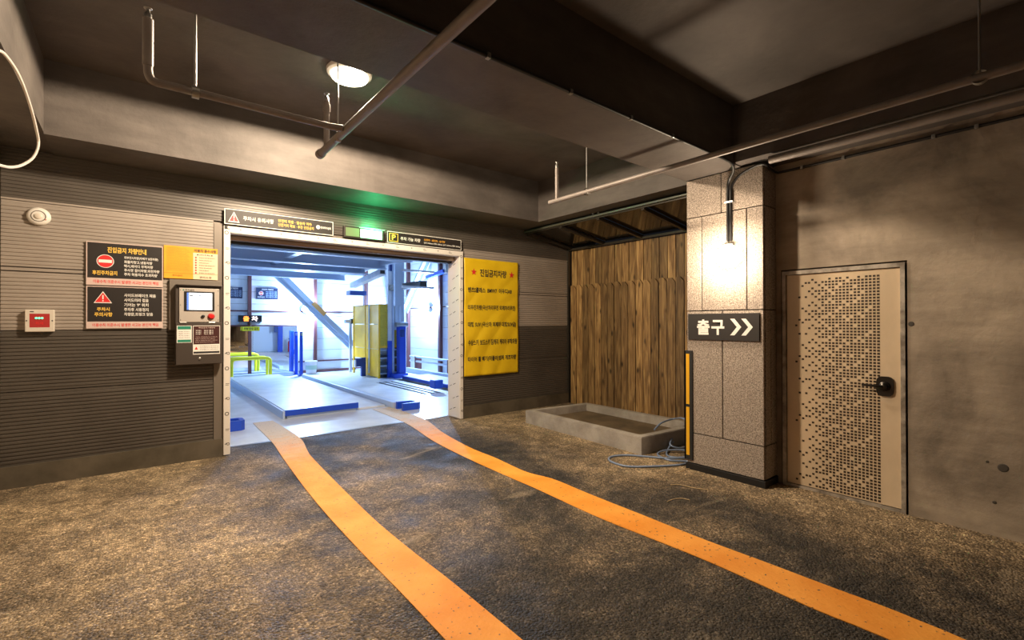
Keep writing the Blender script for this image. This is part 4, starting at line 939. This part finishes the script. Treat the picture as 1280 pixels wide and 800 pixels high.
bx('post', M_HPLATE, t, q.x-.035, q.x+.035, q.y-.035, q.y+.035, 0, zt); bx('camera', M_WHITEPL, t, q.x-.18, q.x-.0, q.y-.10, q.y+.06, zt, zt+.11, bev=.015); bx('bracket', M_BLACK, t, q.x-.0, q.x+.09, q.y-.05, q.y+.05, zt-.02, zt+.14)

# --- guide column with blue jacket
q = gz(502, 471.5); t = thing('lift_column', (q.x, q.y, 0), 'tall steel lift column with a broad blue lower casing', 'column')
zt = gy(q.y, 502, 408).z
bx('casing', M_BLUE, t, q.x-.11, q.x+.09, q.y-.10, q.y+.10, 0, zt, bev=.015); bx('foot', M_BLUE, t, q.x-.30, q.x+.12, q.y-.16, q.y+.10, 0, .12)
for dx, m_, w_ in ((-.27, M_DBLUE, .035), (-.20, M_HBEAM, .03), (-.10, M_HBEAM, .05), (.02, M_HBEAM, .06), (.10, M_HBEAM, .035)): bx('mast', m_, t, q.x+dx-w_, q.x+dx+w_, q.y+.11, q.y+.21, 0 if dx < -.15 else zt-.1, 5.0)
bx('motor', M_DBLUE, t, q.x-.10, q.x+.02, q.y-.16, q.y-.09, zt-.30, zt-.08, bev=.02); MB().tube([(q.x-.2, q.y-.05, zt+.05), (q.x+.15, q.y-.05, zt+.05)], .07, 14).build('pulley', M_STEELG, t, True)
qq = gz(487, 472); bx('side_post', M_BLUE, t, qq.x-.06, qq.x+.05, qq.y-.05, qq.y+.05, 0, gy(qq.y, 487, 426).z); bx('side_mast', M_HPLATE, t, qq.x-.06, qq.x+.05, qq.y-.04, qq.y+.05, gy(qq.y, 487, 426).z, 3.0)
for z in (.3, .6, .9, 1.2): bx('rung', M_STEELG, t, qq.x+.05, q.x-.24, q.y+.12, q.y+.15, z, z+.05)

# --- floor slots and low deck by the side wall
def channel(name, parent, x0, x1, y0, y1):      # U-shaped steel lining let into the floor
    b = MB(); b.box(x0, x0+.006, y0, y1, -.24, .003); b.box(x1-.006, x1, y0, y1, -.24, .003); b.box(x0+.006, x1-.006, y0, y1, -.249, -.24); return b.build(name, M_STEELG, parent)
sl = thing('floor_slots', (5.07, 10.4, 0), 'parallel open slots with steel edges set in the hall floor', 'grating')
for q in SLOTS: channel('slot', sl, *q)
dp = thing('turntable_deck', (6, 11, 0), 'pale deck plate with a blue edge near the side wall', 'deck')
pts = [gz(500, 472.5, .10), gz(512, 466, .10), gz(562, 480, .10), gz(559, 488, .10)]
pts = [Vector((5.78, 12.0, .1)), Vector((6.55, 12.0, .1)), Vector((6.55, 8.9, .1)), Vector((5.78, 8.9, .1))]
b = MB(); b.prism([(p.x, p.y) for p in pts], (0, 0, .02), EX, EY, (0, 0, .06)); b.build('plate', M_HPLATE, dp)
bx('blue_edge', M_BLUE, dp, 5.735, 5.779, 8.9, 12.0, 0, .082); channel('pit', dp, *PIT)
q = gz(546, 485, .08); bx('stop_block', M_BLUE, dp, q.x-.12, q.x+.10, q.y-.12, q.y+.12, .08, .27, bev=.02)
lr = thing('wall_rail', (6.95, 11, 0), 'low pale rail and pipes along the side wall of the hall', 'rail')
bx('kerb', M_HBEAM, lr, 6.62, 6.74, 7.3, 13.6, 0, .14)
for z, m_ in ((.32, M_HPLATE), (.46, M_HBEAM)): MB().tube([(6.98, 7.2, z), (6.98, 14.0, z)], .035, 10).build('pipe', m_, lr, True)
for y in (7.6, 9.6, 11.6, 13.6): bx('bracket', M_BROWNC, lr, 6.94, 7.16, y-.03, y+.03, 0, .48)

# --- raised carriage overhead
cr = thing('raised_carriage', (2.6, 11.5, 2.7), 'pale blue steel carriage raised overhead inside the hall', 'carriage')
def hbeam(name, y, z, m, h=.22, w=.16, x0=-.4, x1=4.6):
    bx(name, m, cr, x0, x1, y-.012, y+.012, z, z+h); bx('flange', M_HBEAM, cr, x0, x1, y-w/2, y+w/2, z-.02, z)
hbeam('cross_beam', 13.3, 2.76, M_HBEAM, .25); hbeam('cross_beam', 11.8, 2.80, M_HBEAM, .3, .5); hbeam('cross_beam', 10.5, 2.82, M_HBEAM, .28, .2); hbeam('cross_beam', 9.2, 2.86, M_HBEAM, .28, .16)
for x in (.4, 2.45, 4.5):
    bx('stringer', M_HBEAM, cr, x-.06, x+.06, 9.2, 13.3, 2.88, 3.0)
bx('tray', M_HBEAM, cr, -.4, 4.6, 8.8, 13.6, 3.08, 3.12)
a_, c_ = gz(441, 356, 2.62), gz(482, 338, 2.72)
ar = thing('side_arm', (5.1, 11.5, 2.5), 'pale channel arms reaching from the mast to the carriage', 'arm')
for (f0, f1), (n0, n1) in (((441, 357), (478, 340)), ((446, 340), (482, 322))):
    fa, na = gy(13.2, f0, f1), gy(10.8, n0, n1); MB().beam(fa, na, .16, .13).build('channel', M_HPLATE, ar); dd = (na-fa).normalized(); MB().beam(na, na+dd*.01, .11, .08).build('end_plate', M_DKSTEEL, ar)
for z in (2.40, 2.80, 3.1): bx('cross_tie', M_HPLATE, ar, 5.05, 5.9, 10.5, 10.62, z, z+.05)
bx('plate', M_DBLUE, ar, 4.72, 5.2, 13.2, 13.5, 2.34, 2.46); bx('web', M_HBEAM, ar, 5.3, 5.5, 11.5, 11.6, 2.0, 3.2); bx('mount', M_DKSTEEL, ar, 5.55, 5.75, 10.6, 12.5, 2.45, 2.60)

# --- blue arm under the top corner, floodlights
q = gx(7.1, 545, 343); t = thing('swing_arm', tuple(q), 'bright blue swing arm high on the side wall of the hall', 'bracket')
MB().beam(q+EY*.55-EZ*.05, q-EY*.5+EZ*.06, .12, .10).build('arm', M_BLUE, t); MB().lathe([(.08, 0), (.08, .1), (.05, .14), (0, .14)], q+EY*.62-EZ*.10, (0, 0, -1), 14).build('nozzle', M_SILVER, t, True); bx('mount', M_STEELG, t, 7.08, 7.25, q.y-.62, q.y-.46, q.z, q.z+.4)
def flood(c, n, lab):
    t = thing('floodlight', tuple(c), lab, 'floodlight', 'wall floodlights in the hall'); n = Vector(n); s_ = n.cross(EZ).normalized()
    MB().lathe([(0, -.06), (.07, -.06), (.11, -.02), (.11, .0), (.10, .0)], c, n, 32).build('housing', M_STEELG, t, True); MB().lathe([(.103, -.003), (.095, .015), (.06, .03), (0, .035)], c, n, 32).build('glass', M_FLOOD, t, True)
    MB().beam(c-n*.055, c-n*.115, .05, .05).build('bracket', M_STEELG, t)
    light('flood_light', 'POINT', c+n*.11, P_FLOOD, COOL, .06, parent=t); return t
c = gy(HY-.12, 382, 386); flood(c, (0, -1, 0), 'glaring floodlight on the far wall above the blue posts')
c = gx(HX-.12, 534, 384); flood(c, (-1, 0, 0), 'glaring floodlight on the side wall below the blue arm')

# --- seen in the mirror: post and extinguisher inside, cone on the drive
t = thing('blue_post', (5.15, 7.05, 0), 'blue post inside the hall reflected in the mirror', 'post'); bx('post', M_BLUE, t, 5.05, 5.25, 6.95, 7.1, 0, 1.3); bx('head', M_DBLUE, t, 4.9, 5.05, 6.98, 7.08, .9, 1.25)
t = thing('fire_extinguisher', (5.55, 7.1, 0), 'red fire extinguisher standing inside the hall, reflected in the mirror', 'extinguisher')
MB().lathe([(0, 0), (.075, 0), (.08, .02), (.08, .42), (.06, .49), (.025, .52), (.025, .56), (0, .56)], (5.55, 7.1, 0), (0, 0, 1), 24).build('bottle', M_RED, t, True); bx('valve', M_BLACK, t, 5.50, 5.60, 7.08, 7.12, .56, .62); MB().tube(spline([(5.58, 7.1, .58), (5.66, 7.1, .5), (5.66, 7.1, .2)], 5), .012, 8).build('hose', M_BLACK, t, True)
t = thing('traffic_cone', (4.2, -3.6, 0), 'red traffic cone on the drive, reflected in the mirror', 'traffic cone')
bx('base', M_BLACK, t, 3.98, 4.42, -3.82, -3.38, 0, .03); MB().lathe([(.16, .03), (.03, .70), (0, .70)], (4.2, -3.6, 0), (0, 0, 1), 28).build('cone', M_RED, t, True)
MB().lathe([(.112, .29), (.082, .44)], (4.2, -3.6, 0), (0, 0, 1), 28).build('band', M_WHITE, t, True)
